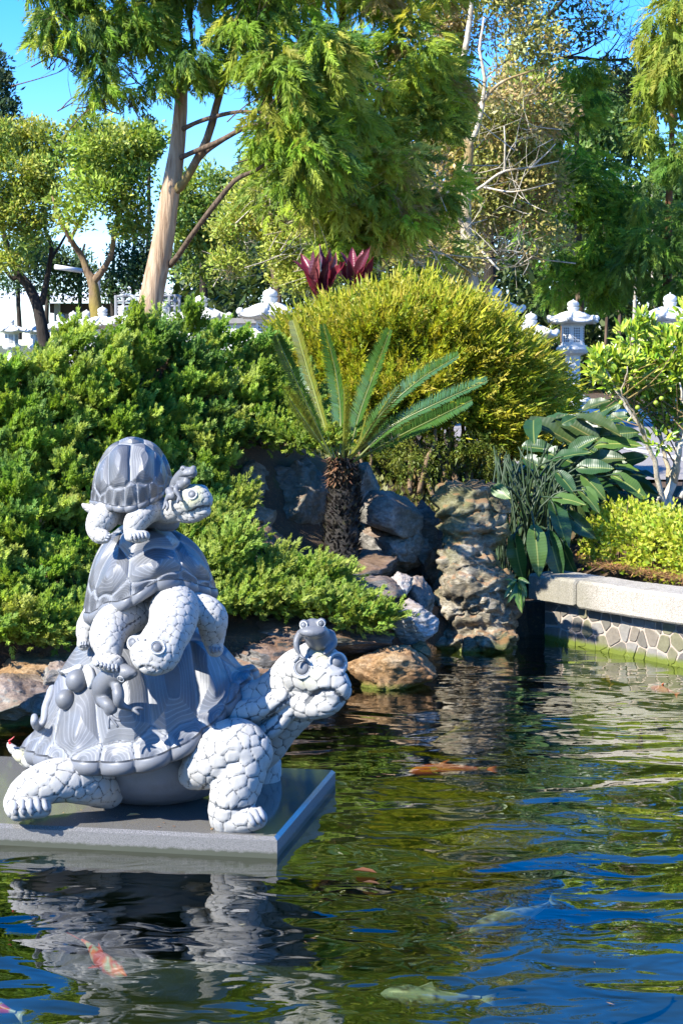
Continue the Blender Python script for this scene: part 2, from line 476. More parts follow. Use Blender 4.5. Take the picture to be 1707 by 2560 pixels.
def skin(name, parent, tubes, balls, voxel, scale, seed, grooves=(), gw=3.0, plain=(), lichen=(), iters=5):
    V, Nn, Fq = blob_mesh(tubes, balls, voxel, iters)
    e, w = cells(V, scale, seed)
    en = e / scale                                      # 0 at the seam
    free = np.ones(len(V))
    x, y = unpx(V)
    for cx, cy, r, depth in plain:                      # spots without plates (eyes, lips), only on the near side
        free = np.minimum(free, smooth01(np.hypot(x - cx, y - cy), r * .85, r * 1.15) + (V[:, 1] > depth))
    free = np.clip(free, 0, 1)
    en = np.where(free < .5, .9, en)
    tilt = np.random.default_rng(seed).normal(0, 1, (w.max() + 1, 3))[w]
    cen = np.zeros((w.max() + 1, 3)); np.add.at(cen, w, V); cen /= np.bincount(w, minlength=w.max() + 1)[:, None] + 1e-9
    up = ((V - cen[w]) * np.array([0, 0, 1.0])).sum(1) / scale    # plates lift a little at their lower edge
    h = scale * (.11 * smooth01(en, .03, .17) - .05 * up * smooth01(en, .03, .2) + .02 * (tilt * (V - cen[w])).sum(1) / scale) * free
    for pts, width in grooves:
        d = polydist(V, [pts]); front = (Nn @ np.array([0, -1.0, .2])) > .05
        k = np.where(front, 1 - smooth01(d, width * .5, width), 0)
        h -= k * width * .0014 * 1.2; en = np.where(k > .35, 0.0, en)
    V2 = V + Nn * h[:, None]
    li = np.zeros(len(V))
    for cx, cy, r in lichen: li = np.maximum(li, (1 - smooth01(np.hypot(x - cx, y - cy), r * .3, r)) * (.5 + .5 * fbm(V * 30, 3)))
    o = mobj(name, V2, Fq, M_ROUGH, parent, smooth=True, attrs={'edge': en, 'lichen': np.clip(li, 0, 1)})
    tri = [list(f) for a in Fq for f in a]
    return o, BVHTree.FromPolygons(V2.tolist(), tri)
def cast(bvh, x, y):
    d = Vector(ray(x, y)).normalized()
    h = bvh.ray_cast(Vector((0, 0, H)), d)
    return (np.array(h[0]), np.array(h[1])) if h[0] is not None else (None, None)
def smooth_part(name, parent, tubes, balls, voxel, material, iters=6):
    V, Nn, Fq = blob_mesh(tubes, balls, voxel, iters)
    o = mobj(name, V, Fq, material, parent, smooth=True)
    return o, BVHTree.FromPolygons(V.tolist(), [list(f) for a in Fq for f in a])
def eye(parent, bvh, x, y, r, name='eye', nrm=None, ring=1.45):
    p, nn = cast(bvh, x, y)
    if p is None: return
    nn = nn if nrm is None else np.asarray(nrm, float) / np.linalg.norm(nrm)
    R_ = r * px(p[1])
    q = Vector(nn).to_track_quat('Z', 'Y').to_matrix()
    mb = MB(); v, f = ico((0, 0, 0), (R_, R_, R_ * .62), sub=3); mb.add(v @ np.array(q).T + p - nn * R_ * .05, f)
    e = mb.build(name, M_DARK, parent, smooth=True)
    a = np.linspace(0, 2 * math.pi, 25)
    for k, rr in ((ring, .2), (ring * .0 + 1.12, .1)):
        pts = np.stack([np.cos(a) * R_ * k, np.sin(a) * R_ * k, np.full(25, R_ * .12)], 1) @ np.array(q).T + p
        MB().tube(pts, R_ * rr, 8).build('eyelid', M_CLAW if rr < .15 else M_RIM, parent, smooth=True)
M_RIM = solid('pale_granite_rim', (.5, .5, .485), .8, .12, 60, .2)
def claw(parent, bvh, x0, y0, x1, y1, r, fat=1.0):
    """a curved claw from (x0,y0) down to its tip"""
    p0, n0 = cast(bvh, x0, y0)
    if p0 is None: return
    s = px(p0[1]); p1 = W(x1, y1, p0[1] - r * s * 1.0)
    mid = (p0 + p1) / 2 + np.array([0, -1, .25]) * r * s * 1.1
    pts = spline([p0 + np.array([0, .6, 0.2]) * r * s, mid, p1], 9)
    t = np.linspace(0, 1, 9)
    rad = r * s * fat * np.clip(np.sqrt(1 - t ** 2.2) * (.75 + .5 * t), .08, 1)
    MB().tube(pts, rad, 10).build('claw', M_CLAW, parent, smooth=True)
def shell(name, parent, apex, rim, nphi, nt, p, band, k_rings, head, scal=.05, n_marg=22, flare=.0, vert=5, seed=0, bulge=.0, rows=.5, dome=.3, relief=1.0, lip=0.0):
    """domed shell over a closed rim loop of world points; head = angle index of the head along the loop"""
    rim = np.asarray(rim, float); n = len(rim)
    P = spline(np.vstack([rim[-3:], rim, rim[:3]]), (n + 5) * 60 + 1)[3 * 60: (n + 3) * 60]
    seglen = np.r_[0, np.cumsum(np.linalg.norm(np.diff(np.vstack([P, P[:1]]), axis=0), axis=1))]
    s = np.linspace(0, seglen[-1], nphi, endpoint=False)
    Pc = np.vstack([P, P[:1]]); Rm = np.stack([np.interp(s, seglen, Pc[:, i]) for i in range(3)], 1)
    hs_ = np.interp(head * 60, np.arange(len(seglen)), seglen)
    phi = (s - hs_) / seglen[-1] * 2 * math.pi                       # 0 at the head
    out = Rm - np.asarray(apex); out[:, 2] = 0; out /= np.linalg.norm(out, axis=1, keepdims=True)
    mk = phi / (2 * math.pi) * n_marg
    sc = np.abs(np.sin(mk * math.pi))                              # 0 at the notches between marginal plates
    Rm0 = Rm; Rm = Rm + out * ((sc ** .6 - 1) * scal)[:, None]
    t = np.linspace(0, 1, nt) ** .85
    A = np.asarray(apex, float)
    V = np.empty((nt, nphi, 3))
    for i, tt in enumerate(t):
        b = bulge * math.sin(math.pi * min(1, tt)) 
        th = tt * math.pi / 2
        hz = (1 - dome) * tt + dome * math.sin(th) + b * (1 - tt)
        Rt = Rm0 + (Rm - Rm0) * smooth01(tt, .80, 1.0)
        V[i, :, :2] = A[:2] + (Rt[:, :2] - A[:2]) * hz
        V[i, :, 2] = A[2] + (Rm[:, 2] - A[2]) * ((1 - dome) * tt ** p + dome * (1 - math.cos(th))) 
        if flare: V[i, :, 2] -= flare * smooth01(tt, .55, .85) * (1 - smooth01(tt, .85, 1.0))
    u = t[:, None] * np.cos(phi)[None]; v = t[:, None] * np.sin(phi)[None]
    seeds = [(-.78 + 1.56 * k / (vert - 1), 0.0, 1) for k in range(vert)]
    for sg in (-1, 1): seeds += [(uu, sg * rows, 1) for uu in (-.56, -.19, .19, .56)]
    seeds += [(1.02 * math.cos(a), 1.02 * math.sin(a), 0) for a in [(k + .5) / n_marg * 2 * math.pi for k in range(n_marg)]]
    sd = np.array(seeds); Q = np.stack([u.ravel(), v.ravel()], 1)
    Q = Q + .012 * np.stack([vnoise(np.c_[Q * 9, Q[:, :1] * 0], seed + 1), vnoise(np.c_[Q * 9, Q[:, :1] * 0], seed + 2)], 1)
    D = np.linalg.norm(Q[:, None] - sd[None, :, :2], axis=2) + np.where(sd[:, 2] == 0, .035, 0)[None]
    o = np.argsort(D, axis=1)[:, :2]; i = np.arange(len(Q))
    d1, d2 = D[i, o[:, 0]], D[i, o[:, 1]]
    e = d2 - d1; marg = sd[o[:, 0], 2] == 0
    # growth rings follow each plate's outline
    ring = np.where(marg, d1 * 38, e * k_rings * 1.45)
    on = np.where(marg, smooth01(d1, .05, .07), 1 - smooth01(e, .26, .30)) * smooth01(e, .0, .02)
    hgt = np.where(marg, .004 * (1 - smooth01(d1, 0, .16)), .007 * smooth01(e, 0, .30) + .0022 * np.clip(e * k_rings, 0, 99) / 2)
    hgt = (hgt - .006 * (1 - smooth01(e, 0, .03))) * relief
    Vn = V.reshape(-1, 3)
    dirn = Vn - (A - np.array([0, 0, .5 * abs(A[2] - Rm[:, 2].mean()) + .25])); dirn /= np.linalg.norm(dirn, axis=1, keepdims=True)
    edge_fade = np.repeat(1 - smooth01(t, .95, 1.0), nphi)
    Vn = Vn + dirn * (hgt * edge_fade)[:, None]
    V = Vn.reshape(nt, nphi, 3)
    # the rim band and the underside
    last = V[-1]
    band = (band * (1 + lip * np.exp(-(((phi + math.pi) % (2 * math.pi) - math.pi) / .55) ** 2)))[:, None]
    zb = np.array([0, 0, 1.0])[None] * band
    rings = [last + out * band * .12 - zb * .12, last + out * band * .2 - zb * .45,
             last + out * band * .08 - zb * .85, last - out * band * .25 - zb * 1.02,
             last - out * band * 1.6 - zb * .55, last - out * band * 4 + zb * .2]
    notch = (1 - sc ** .35)[:, None] * band * .18
    rings = [q - out * notch for q in rings[:4]] + rings[4:]
    Va = np.vstack([V.reshape(-1, 3)] + rings)
    nr = nt + len(rings)
    ii = np.arange(nr - 1)[:, None] * nphi; kk = np.arange(nphi)[None]; k2 = (kk + 1) % nphi
    Fq = np.stack([ii + kk, ii + nphi + kk, ii + nphi + k2, ii + k2], -1).reshape(-1, 4)
    ext = len(rings) * nphi
    at = {'ring': np.r_[ring, np.zeros(ext)], 'edge': np.r_[e, np.full(ext, .9)], 'ringon': np.r_[on, np.zeros(ext)]}
    # orient outward
    a_, b_, c_ = Va[Fq[nphi * 5][0]], Va[Fq[nphi * 5][1]], Va[Fq[nphi * 5][2]]
    if np.cross(b_ - a_, c_ - a_) @ (a_ - (A - np.array([0, 0, 1]))) < 0: Fq = Fq[:, ::-1]
    ob = mobj(name, Va, Fq, M_SHELL, parent, smooth=True, attrs=at)
    return ob, BVHTree.FromPolygons(Va.tolist(), Fq.tolist())

def T(*rows):
    """rows (x, y, Y, r in photo pixels) -> (points, radii in metres)"""
    return [W(x, y, Y) for x, y, Y, r in rows], [r * px(Y) for x, y, Y, r in rows]
def B(x, y, Y, rx, ry=None, rz=None, rot=None):
    s = px(Y); ry = rx if ry is None else ry; rz = rx if rz is None else rz
    return (W(x, y, Y), (rx * s, ry * s, rz * s)) + ((rot,) if rot is not None else ())

# ---- the polished slab the statue stands on
SLAB_Z = .085
def slab():
    c0 = G(693, 2147, 0); 
    a = R(10.5)
    ex, ey = np.array([-math.cos(a), math.sin(a)]), np.array([math.sin(a), math.cos(a)])
    c0 = c0[:2]; L, D = 2.3, 1.22
    ch = .014
    mb = MB()
    def ring(z, ins): return [np.r_[c0 + ex * ins + ey * ins, z], np.r_[c0 + ex * (L - ins) + ey * ins, z], np.r_[c0 + ex * (L - ins) + ey * (D - ins), z], np.r_[c0 + ex * ins + ey * (D - ins), z]]
    V = ring(-.03, 0) + ring(SLAB_Z - ch, 0) + ring(SLAB_Z, ch)
    Fs = [[3, 2, 1, 0]]
    for k in (0, 4):
        for i in range(4): Fs.append([k + i, k + (i + 1) % 4, k + 4 + (i + 1) % 4, k + 4 + i])
    Fs.append([8, 9, 10, 11]); Fs = [f[::-1] for f in Fs]
    mb.add(V, Fs)
    m, nt, out = mat('polished_grey_granite'); n = N(nt); o = n.pos()
    sp = n.noise(330, 2, .7, o); bl = n.noise(5, 4, .6, o)
    c = n.ramp(sp, [(.32, (.05, .05, .05)), (.5, (.14, .136, .128)), (.66, (.29, .28, .265))]); c = n.mix(n.math('MULTIPLY', bl, .6), c, (.15, .14, .12))
    sep = n('SeparateXYZ'); n.link(o, sep.inputs[0])
    wet = n.ramp(n.math('ADD', n.math('MULTIPLY', sep.outputs[2], 8), n.math('MULTIPLY', n.noise(40, 2, .5, o), .15)), [(.22, (1, 1, 1)), (.34, (0, 0, 0))])
    c = n.mix(wet, c, (.035, .04, .02))
    rg = n.ramp(bl, [(.3, (.05, .05, .05)), (.75, (.13, .13, .13))])
    p = n('BsdfPrincipled'); nz = n('SeparateXYZ'); n.link(n('NewGeometry').outputs['Normal'], nz.inputs[0]); face = n.ramp(nz.outputs[2], [(.3, (1, 1, 1)), (.6, (0, 0, 0))])
    rg = n.mix(face, rg, (.6, .6, .6)); c = n.mix(n.math('MULTIPLY', face, n.math('SUBTRACT', 1.0, wet)), c, n.ramp(sp, [(.35, (.075, .073, .068)), (.65, (.20, .195, .185))]))
    n.link(c, p.inputs['Base Color']); n.link(rg, p.inputs['Roughness']); p.inputs['Specular IOR Level'].default_value = .7
    n.link(p.outputs[0], out.inputs[0])
    o_ = mb.build('granite_slab', m, None)
    # scatter of leaf litter lies on it, joined
    tag(o_, 'polished grey granite slab lying low in the pond under the turtle statue', 'plinth')
    cl = Cloud(); n_ = 40
    q = np.stack([np.r_[c0 + ex * u + ey * v, SLAB_Z + .004] for u, v in zip(RNG.uniform(.1, 1.5, n_), RNG.uniform(.05, .5, n_))])
    dr = np.c_[RNG.normal(0, 1, (n_, 2)), RNG.normal(.1, .05, n_)]
    cl.add(*stamp(*LEAF, q, basis(dr), RNG.uniform(.008, .022, n_), tints(n_, [(.25, .12, .05), (.35, .2, .08)])))
    cl.add(*stamp(*LEAF6, np.array([W(316, 2044, 7.62)]) * [1, 1, 0] + [0, 0, SLAB_Z + .012], basis(np.array([[1, .3, .1]])), np.array([.06]), np.array([[.75, .5, .2]])))
    tag(cl.build('fallen_leaf_litter', leaf_mat('dry_litter', .1), None), 'dry leaf crumbs and one yellow leaf on the granite slab', 'leaf litter', kind='stuff')
slab()

# ---- large turtle
def big_turtle():
    t = empty('stone_turtle', W(390, 2010, 7.95) * [1, 1, 0] + [0, 0, SLAB_Z], 'largest carved granite turtle with outstretched neck, standing on the slab below the other two', 'stone turtle', 'stone turtles stacked on one another')
    belly, _ = smooth_part('belly', t, [], [(W(385, 1880, 7.97), (.42, .36, .215)), (W(300, 1850, 8.0), (.36, .36, .2))], .012, M_BELLY)
    rim = [W(*q) for q in [(55, 1866, 7.95), (84, 1881, 7.74), (125, 1892, 7.6), (190, 1900, 7.5), (260, 1904, 7.45), (335, 1899, 7.42), (402, 1883, 7.42), (466, 1854, 7.44),
                           (524, 1812, 7.5), (570, 1764, 7.58), (606, 1714, 7.7), (632, 1678, 7.84), (638, 1664, 8.05), (590, 1682, 8.25), (520, 1712, 8.38), (420, 1748, 8.46), (320, 1772, 8.48), (220, 1796, 8.45), (130, 1826, 8.3), (72, 1852, 8.12)]]
    sh, sb = shell('shell', t, W(335, 1520, 8.0), rim, 560, 130, 1.5, .064, 15, 11.8, scal=.022, n_marg=22, seed=5, bulge=.05, dome=.15, relief=.42, flare=.05, lip=.75, rows=.62)
    tubes = [T((270, 1980, 7.72, 40), (225, 1958, 7.6, 54), (150, 1950, 7.54, 55), (85, 1972, 7.53, 48), (50, 2005, 7.53, 38), (48, 2022, 7.5, 30)),        # near back leg
             T((48, 2022, 7.5, 28), (80, 2020, 7.46, 25), (108, 2022, 7.47, 20)),
             T((300, 1975, 8.2, 50), (200, 1965, 8.4, 52), (120, 1975, 8.48, 45), (100, 2000, 8.48, 38)),
             T((485, 1935, 7.58, 38), (530, 1905, 7.52, 64), (585, 1868, 7.5, 72), (622, 1882, 7.49, 60)),                                                  # near front leg
             T((618, 1885, 7.49, 58), (602, 1935, 7.47, 60), (585, 1985, 7.46, 58), (570, 2030, 7.46, 48), (568, 2052, 7.46, 38)),
             T((560, 2050, 7.46, 34), (605, 2048, 7.42, 34), (640, 2046, 7.4, 27)),
             T((560, 1900, 8.15, 60), (640, 1900, 8.3, 55), (650, 1950, 8.32, 50), (640, 1990, 8.32, 45)),
             T((520, 1860, 7.85, 90), (605, 1800, 7.8, 86), (670, 1758, 7.74, 66), (725, 1712, 7.68, 60)),                                                   # neck
             T((560, 1890, 7.85, 80), (650, 1868, 7.8, 56), (700, 1818, 7.74, 46), (750, 1775, 7.68, 40)),
             T((590, 1790, 7.66, 34), (650, 1770, 7.6, 26), (705, 1745, 7.58, 22)), T((630, 1850, 7.66, 30), (675, 1825, 7.62, 22), (728, 1775, 7.6, 20)),
             T((722, 1690, 7.68, 46), (752, 1676, 7.62, 56), (790, 1682, 7.57, 56), (822, 1702, 7.53, 46), (846, 1724, 7.51, 32)),                           # head
             T((780, 1650, 7.62, 40), (815, 1655, 7.58, 38)), T((820, 1664, 7.56, 26), (838, 1695, 7.51, 24), (853, 1718, 7.49, 20)),
             T((730, 1742, 7.66, 48), (775, 1760, 7.58, 38), (815, 1758, 7.53, 32), (842, 1744, 7.51, 23)),
             T((95, 1905, 7.85, 26), (60, 1893, 7.86, 17), (35, 1874, 7.87, 10), (22, 1860, 7.87, 5))]
    balls = [B(760, 1670, 7.535, 27, 20, 27), B(838, 1660, 7.56, 30, 28, 27), B(775, 1638, 7.6, 38, 40, 30)]
    plain = [(757, 1670, 22, 7.7), (842, 1658, 20, 7.7)]
    mouth = ([(768, 1752), (785, 1735), (808, 1725), (832, 1726), (850, 1740), (858, 1755)], 8)
    sk, bv = skin('scaly_body', t, tubes, balls, .0078, .046, 21, grooves=[mouth, ([(560, 1935), (530, 1950), (505, 1972)], 3), ([(519, 2000), (560, 2024), (610, 2020), (648, 2004)], 4), ([(100, 2003), (60, 1990), (40, 2000)], 2.5),
                 ([(655, 1800), (700, 1762), (735, 1738)], 4), ([(650, 1850), (690, 1810), (705, 1790)], 4)], plain=plain,
                 lichen=[(775, 1690, 40), (800, 1632, 34), (50, 1885, 40), (170, 2018, 30)])
    eye(t, bv, 757, 1670, 17.5); eye(t, bv, 843, 1656, 16.5, nrm=(.45, -.85, .15))
    for x0, y0, x1, y1 in [(622, 2038, 640, 2068), (636, 2030, 654, 2062), (648, 2024, 665, 2055), (658, 2016, 672, 2044)]: claw(t, bv, x0, y0, x1, y1, 9)
    for x0, y0, x1, y1 in [(38, 2008, 43, 2040), (57, 2004, 62, 2040), (76, 2002, 82, 2040), (93, 2000, 104, 2035), (110, 2004, 122, 2030)]: claw(t, bv, x0, y0, x1, y1, 8.5)
    # chips of red and green paint left on the tip of the tail
    MB().tube(spline([W(26, 1860, 7.84), W(24, 1852, 7.84), W(30, 1848, 7.84), W(37, 1841, 7.84)], 8), [.007, .006, .005, .004, .003, .003, .002, .001], 6).build('tail_tip', solid('red_paint', (.5, .02, .03), .5), t)
    return t, sb, bv
BIG, BIG_SHELL, BIG_SKIN = big_turtle()

# ---- middle turtle
def mid_turtle():
    t = empty('stone_turtle', W(380, 1600, 7.9), 'middle carved granite turtle with lowered head, between the other two turtles', 'stone turtle', 'stone turtles stacked on one another')
    smooth_part('belly', t, [], [(W(370, 1510, 7.93), (.21, .24, .12))], .01, M_BELLY)
    rim = [W(*q) for q in [(212, 1528, 7.78), (228, 1530, 7.66), (262, 1506, 7.56), (296, 1501, 7.5), (332, 1487, 7.47), (372, 1463, 7.48), (408, 1448, 7.5), (446, 1447, 7.54), (484, 1455, 7.6),
                           (514, 1464, 7.68), (540, 1470, 7.8), (535, 1466, 7.98), (505, 1462, 8.16), (440, 1462, 8.3), (360, 1474, 8.34), (285, 1492, 8.24), (232, 1514, 8.06), (210, 1526, 7.9)]]
    sh, sb = shell('shell', t, W(345, 1305, 7.9), rim, 380, 95, 1.75, .05, 13, 5.6, scal=.016, n_marg=20, seed=9, bulge=.04, rows=.52, dome=.8, relief=.45, flare=.015)
    tubes = [T((340, 1530, 7.66, 46), (290, 1556, 7.55, 48), (270, 1590, 7.45, 45), (272, 1616, 7.41, 36), (275, 1640, 7.39, 27), (272, 1654, 7.37, 24)),
             T((250, 1652, 7.38, 18), (272, 1660, 7.34, 20), (290, 1656, 7.35, 18)),
             T((430, 1500, 7.7, 60), (436, 1530, 7.52, 62), (425, 1575, 7.42, 56), (400, 1610, 7.36, 52), (388, 1635, 7.32, 45)),
             T((352, 1612, 7.36, 24), (358, 1640, 7.31, 30), (376, 1660, 7.29, 28)),
             T((425, 1600, 7.36, 42), (408, 1640, 7.32, 40), (386, 1662, 7.29, 27)),
             T((440, 1520, 7.68, 42), (495, 1522, 7.62, 40), (528, 1542, 7.6, 40), (532, 1578, 7.64, 32), (535, 1605, 7.66, 24), (538, 1622, 7.64, 20)),
             T((240, 1545, 7.82, 36), (222, 1570, 7.82, 30), (215, 1598, 7.8, 20), (210, 1610, 7.78, 16)),
             T((470, 1560, 8.1, 36), (500, 1590, 8.15, 30), (510, 1610, 8.15, 24))]
    balls = [B(394, 1622, 7.3, 21, 18, 21), B(337, 1610, 7.36, 17, 14, 21), B(364, 1600, 7.33, 14, 12, 14)]
    sk, bv = skin('scaly_body', t, tubes, balls, .0058, .029, 33, grooves=[([(353, 1668), (362, 1664), (376, 1665), (390, 1673)], 4.5), ([(305, 1575), (325, 1560), (350, 1545)], 3)],
                  plain=[(394, 1619, 16, 7.6), (335, 1608, 13, 7.6)])
    eye(t, bv, 394, 1619, 12.5); eye(t, bv, 333, 1608, 11.5, nrm=(-.6, -.8, .2))
    p, nn = cast(bv, 364, 1600)
    if p is not None:
        v, f = ico(p, .006, sub=2); MB().add(v, f).build('nostril', M_DARK, t, smooth=True)
    for i in range(6): claw(t, bv, 246 + i * 9, 1655 + min(i, 3) * 2.5, 244 + i * 10, 1667 + min(i, 4) * 3.5, 5.2)
    for i in range(4): claw(t, bv, 524 + i * 8, 1618 + i, 528 + i * 8, 1634 - i, 4.5)
    for i in range(4): claw(t, bv, 203 + i * 6, 1606, 202 + i * 7, 1621, 4)
    return t, sb, bv
MID, MID_SHELL, MID_SKIN = mid_turtle()

# ---- small turtle
def top_turtle():
    t = empty('stone_turtle', W(330, 1330, 7.75), 'smallest carved granite turtle with a tall round shell, at the very top of the stack', 'stone turtle', 'stone turtles stacked on one another')
    smooth_part('belly', t, [T((410, 1300, 7.72, 30), (430, 1305, 7.7, 22))], [(W(325, 1262, 7.8), (.125, .15, .085)), (W(380, 1285, 7.76), (.08, .1, .06))], .008, M_BELLY)
    rim = [W(*q) for q in [(227, 1249, 7.74), (245, 1252, 7.64), (270, 1260, 7.56), (303, 1265, 7.52), (338, 1261, 7.51), (370, 1249, 7.53), (396, 1236, 7.57), (414, 1222, 7.64), (427, 1206, 7.74),
                           (432, 1200, 7.86), (412, 1206, 7.97), (370, 1218, 8.03), (320, 1230, 8.05), (270, 1240, 8.0), (238, 1246, 7.88)]]
    sh, sb = shell('shell', t, W(330, 1094, 7.75), rim, 340, 85, 2.2, .027, 13, 8.4, scal=.007, n_marg=26, seed=2, bulge=.01, rows=.5, dome=.9, relief=.28, flare=.012)
    tubes = [T((400, 1272, 7.64, 26), (368, 1280, 7.58, 30), (342, 1302, 7.54, 29), (330, 1325, 7.53, 20), (330, 1336, 7.51, 16)),
             T((326, 1340, 7.51, 14), (345, 1342, 7.48, 15), (362, 1340, 7.48, 13)),
             T((280, 1280, 7.66, 30), (258, 1295, 7.6, 36), (240, 1318, 7.58, 24), (248, 1338, 7.56, 20), (262, 1342, 7.54, 16)),
             T((238, 1272, 7.7, 14), (222, 1270, 7.7, 10), (208, 1261, 7.7, 4)),
             T((395, 1275, 7.68, 30), (430, 1275, 7.62, 33), (462, 1258, 7.55, 36), (488, 1246, 7.51, 35), (506, 1250, 7.5, 26)),
             T((450, 1285, 7.58, 20), (480, 1284, 7.53, 23), (510, 1276, 7.5, 17)),
             T((405, 1285, 7.72, 24), (425, 1308, 7.72, 20))]
    balls = [B(481, 1237, 7.48, 16, 12, 15), B(470, 1225, 7.54, 26, 24, 14), B(505, 1236, 7.52, 18, 18, 24)]
    sk, bv = skin('scaly_body', t, tubes, balls, .0046, .021, 44, grooves=[([(472, 1279), (482, 1276), (494, 1268), (510, 1266), (524, 1266)], 3.6)], plain=[(481, 1236, 11, 7.6)],
                  lichen=[(480, 1250, 42), (490, 1225, 28), (212, 1265, 14)])
    eye(t, bv, 481, 1236, 8.5)
    for i in range(5): claw(t, bv, 328 + i * 9, 1336 - i, 331 + i * 9.5, 1353 - i * 1.5, 4.6)
    for i in range(4): claw(t, bv, 264 + i * 4, 1350 - i * 6, 272 + i * 4, 1352 - i * 7, 3.4)
    return t, sb, bv
TOP, TOP_SHELL, TOP_SKIN = top_turtle()

# ---- the three frogs and the gourd
def frog(label, at, tubes, balls, voxel, eyes, grooves=(), toes=()):
    t = empty('stone_frog', at, label, 'stone frog', 'small stone frogs riding on the turtles')
    V, Nn, Fq = blob_mesh(tubes, balls, voxel, 5)
    h = np.zeros(len(V))
    for pts, w in grooves:
        d = polydist(V, [pts]); h -= np.where(Nn[:, 1] < .2, 1 - smooth01(d, w * .4, w), 0) * w * .0011
    V = V + Nn * h[:, None]
    mobj('body', V, Fq, M_DARK, t, smooth=True)
    bv = BVHTree.FromPolygons(V.tolist(), [list(f) for a in Fq for f in a])
    for x, y, r in eyes: eye(t, bv, x, y, r, ring=1.3)
    for pts in toes:
        q = [W(*p) for p in pts]; MB().tube(spline(q, 6), np.linspace(.0085, .0045, 6), 7).build('toe', M_DARK, t, smooth=True)
    return t
frog('dark grey stone frog sitting on the head of the smallest turtle', W(440, 1240, 7.56),
     [T((436, 1226, 7.57, 15), (446, 1204, 7.54, 18), (462, 1184, 7.5, 16), (480, 1182, 7.47, 14)), T((454, 1215, 7.5, 12), (466, 1205, 7.48, 12)),
      T((447, 1210, 7.5, 7), (440, 1224, 7.48, 8), (446, 1236, 7.47, 6), (450, 1248, 7.46, 4)), T((424, 1228, 7.52, 12), (432, 1240, 7.5, 12), (422, 1240, 7.5, 8), (414, 1256, 7.5, 5))],
     [B(458, 1171, 7.48, 8, 8, 8), B(484, 1170, 7.47, 8, 8, 7), B(472, 1184, 7.48, 19, 16, 10)], .0042,
     [(457, 1173, 4)], [([(449, 1193), (462, 1192), (476, 1190), (488, 1187)], 2.4)],
     [[(448, 1245, 7.455), (452, 1250, 7.45), (456, 1253, 7.45)], [(448, 1245, 7.455), (445, 1254, 7.45), (443, 1258, 7.45)], [(416, 1254, 7.5), (412, 1266, 7.49), (408, 1274, 7.48)], [(416, 1254, 7.5), (420, 1266, 7.48), (417, 1276, 7.48)]])
frog('dark grey stone frog perched on the brow of the largest turtle above its eyes', W(785, 1625, 7.55),
     [T((794, 1606, 7.57, 25), (793, 1592, 7.55, 33), (782, 1574, 7.51, 29)), T((752, 1584, 7.52, 12), (742, 1602, 7.5, 10), (742, 1620, 7.49, 8), (750, 1636, 7.485, 5)),
      T((822, 1590, 7.56, 18), (830, 1608, 7.55, 14), (822, 1624, 7.52, 10), (812, 1634, 7.5, 6))],
     [B(760, 1560, 7.485, 13, 12, 12), B(803, 1556, 7.49, 13, 12, 12), B(782, 1580, 7.47, 37, 26, 17)], .0055,
     [(759, 1563, 7), (803, 1559, 7)], [([(750, 1588), (766, 1594), (786, 1595), (806, 1588), (815, 1580)], 2.6)],
     [[(749, 1638, 7.485), (743, 1648, 7.48), (735, 1656, 7.47)], [(750, 1638, 7.485), (758, 1645, 7.47), (764, 1649, 7.47)]])
frog('dark grey stone frog crouching on the lower shell under the chin of the middle turtle', W(268, 1770, 7.5),
     [T((262, 1745, 7.48, 27), (264, 1715, 7.44, 34), (290, 1684, 7.38, 28), (315, 1682, 7.33, 22), (336, 1683, 7.31, 11)),
      T((292, 1712, 7.36, 15), (297, 1738, 7.33, 16), (298, 1757, 7.33, 13), (315, 1768, 7.34, 9), (334, 1774, 7.35, 7)),
      T((254, 1750, 7.42, 14), (270, 1762, 7.38, 17), (284, 1774, 7.37, 12), (268, 1776, 7.37, 9), (276, 1790, 7.37, 6)),
      T((308, 1672, 7.4, 18), (300, 1652, 7.44, 14))],
     [B(304, 1697, 7.345, 13, 12, 12), B(298, 1663, 7.4, 10, 9, 8), B(318, 1680, 7.34, 20, 18, 12)], .0055,
     [(303, 1697, 6.5)], [([(306, 1716), (314, 1708), (326, 1696), (340, 1682)], 2.4), ([(250, 1742), (270, 1740), (284, 1722)], 2.2)],
     [[(334, 1774, 7.34), (345, 1770, 7.34), (360, 1772, 7.35)], [(334, 1774, 7.34), (342, 1780, 7.33), (350, 1788, 7.33)], [(276, 1788, 7.37), (272, 1804, 7.36), (274, 1822, 7.35)], [(276, 1788, 7.37), (286, 1804, 7.36), (296, 1818, 7.35)], [(276, 1788, 7.37), (290, 1798, 7.36), (302, 1802, 7.35)]])
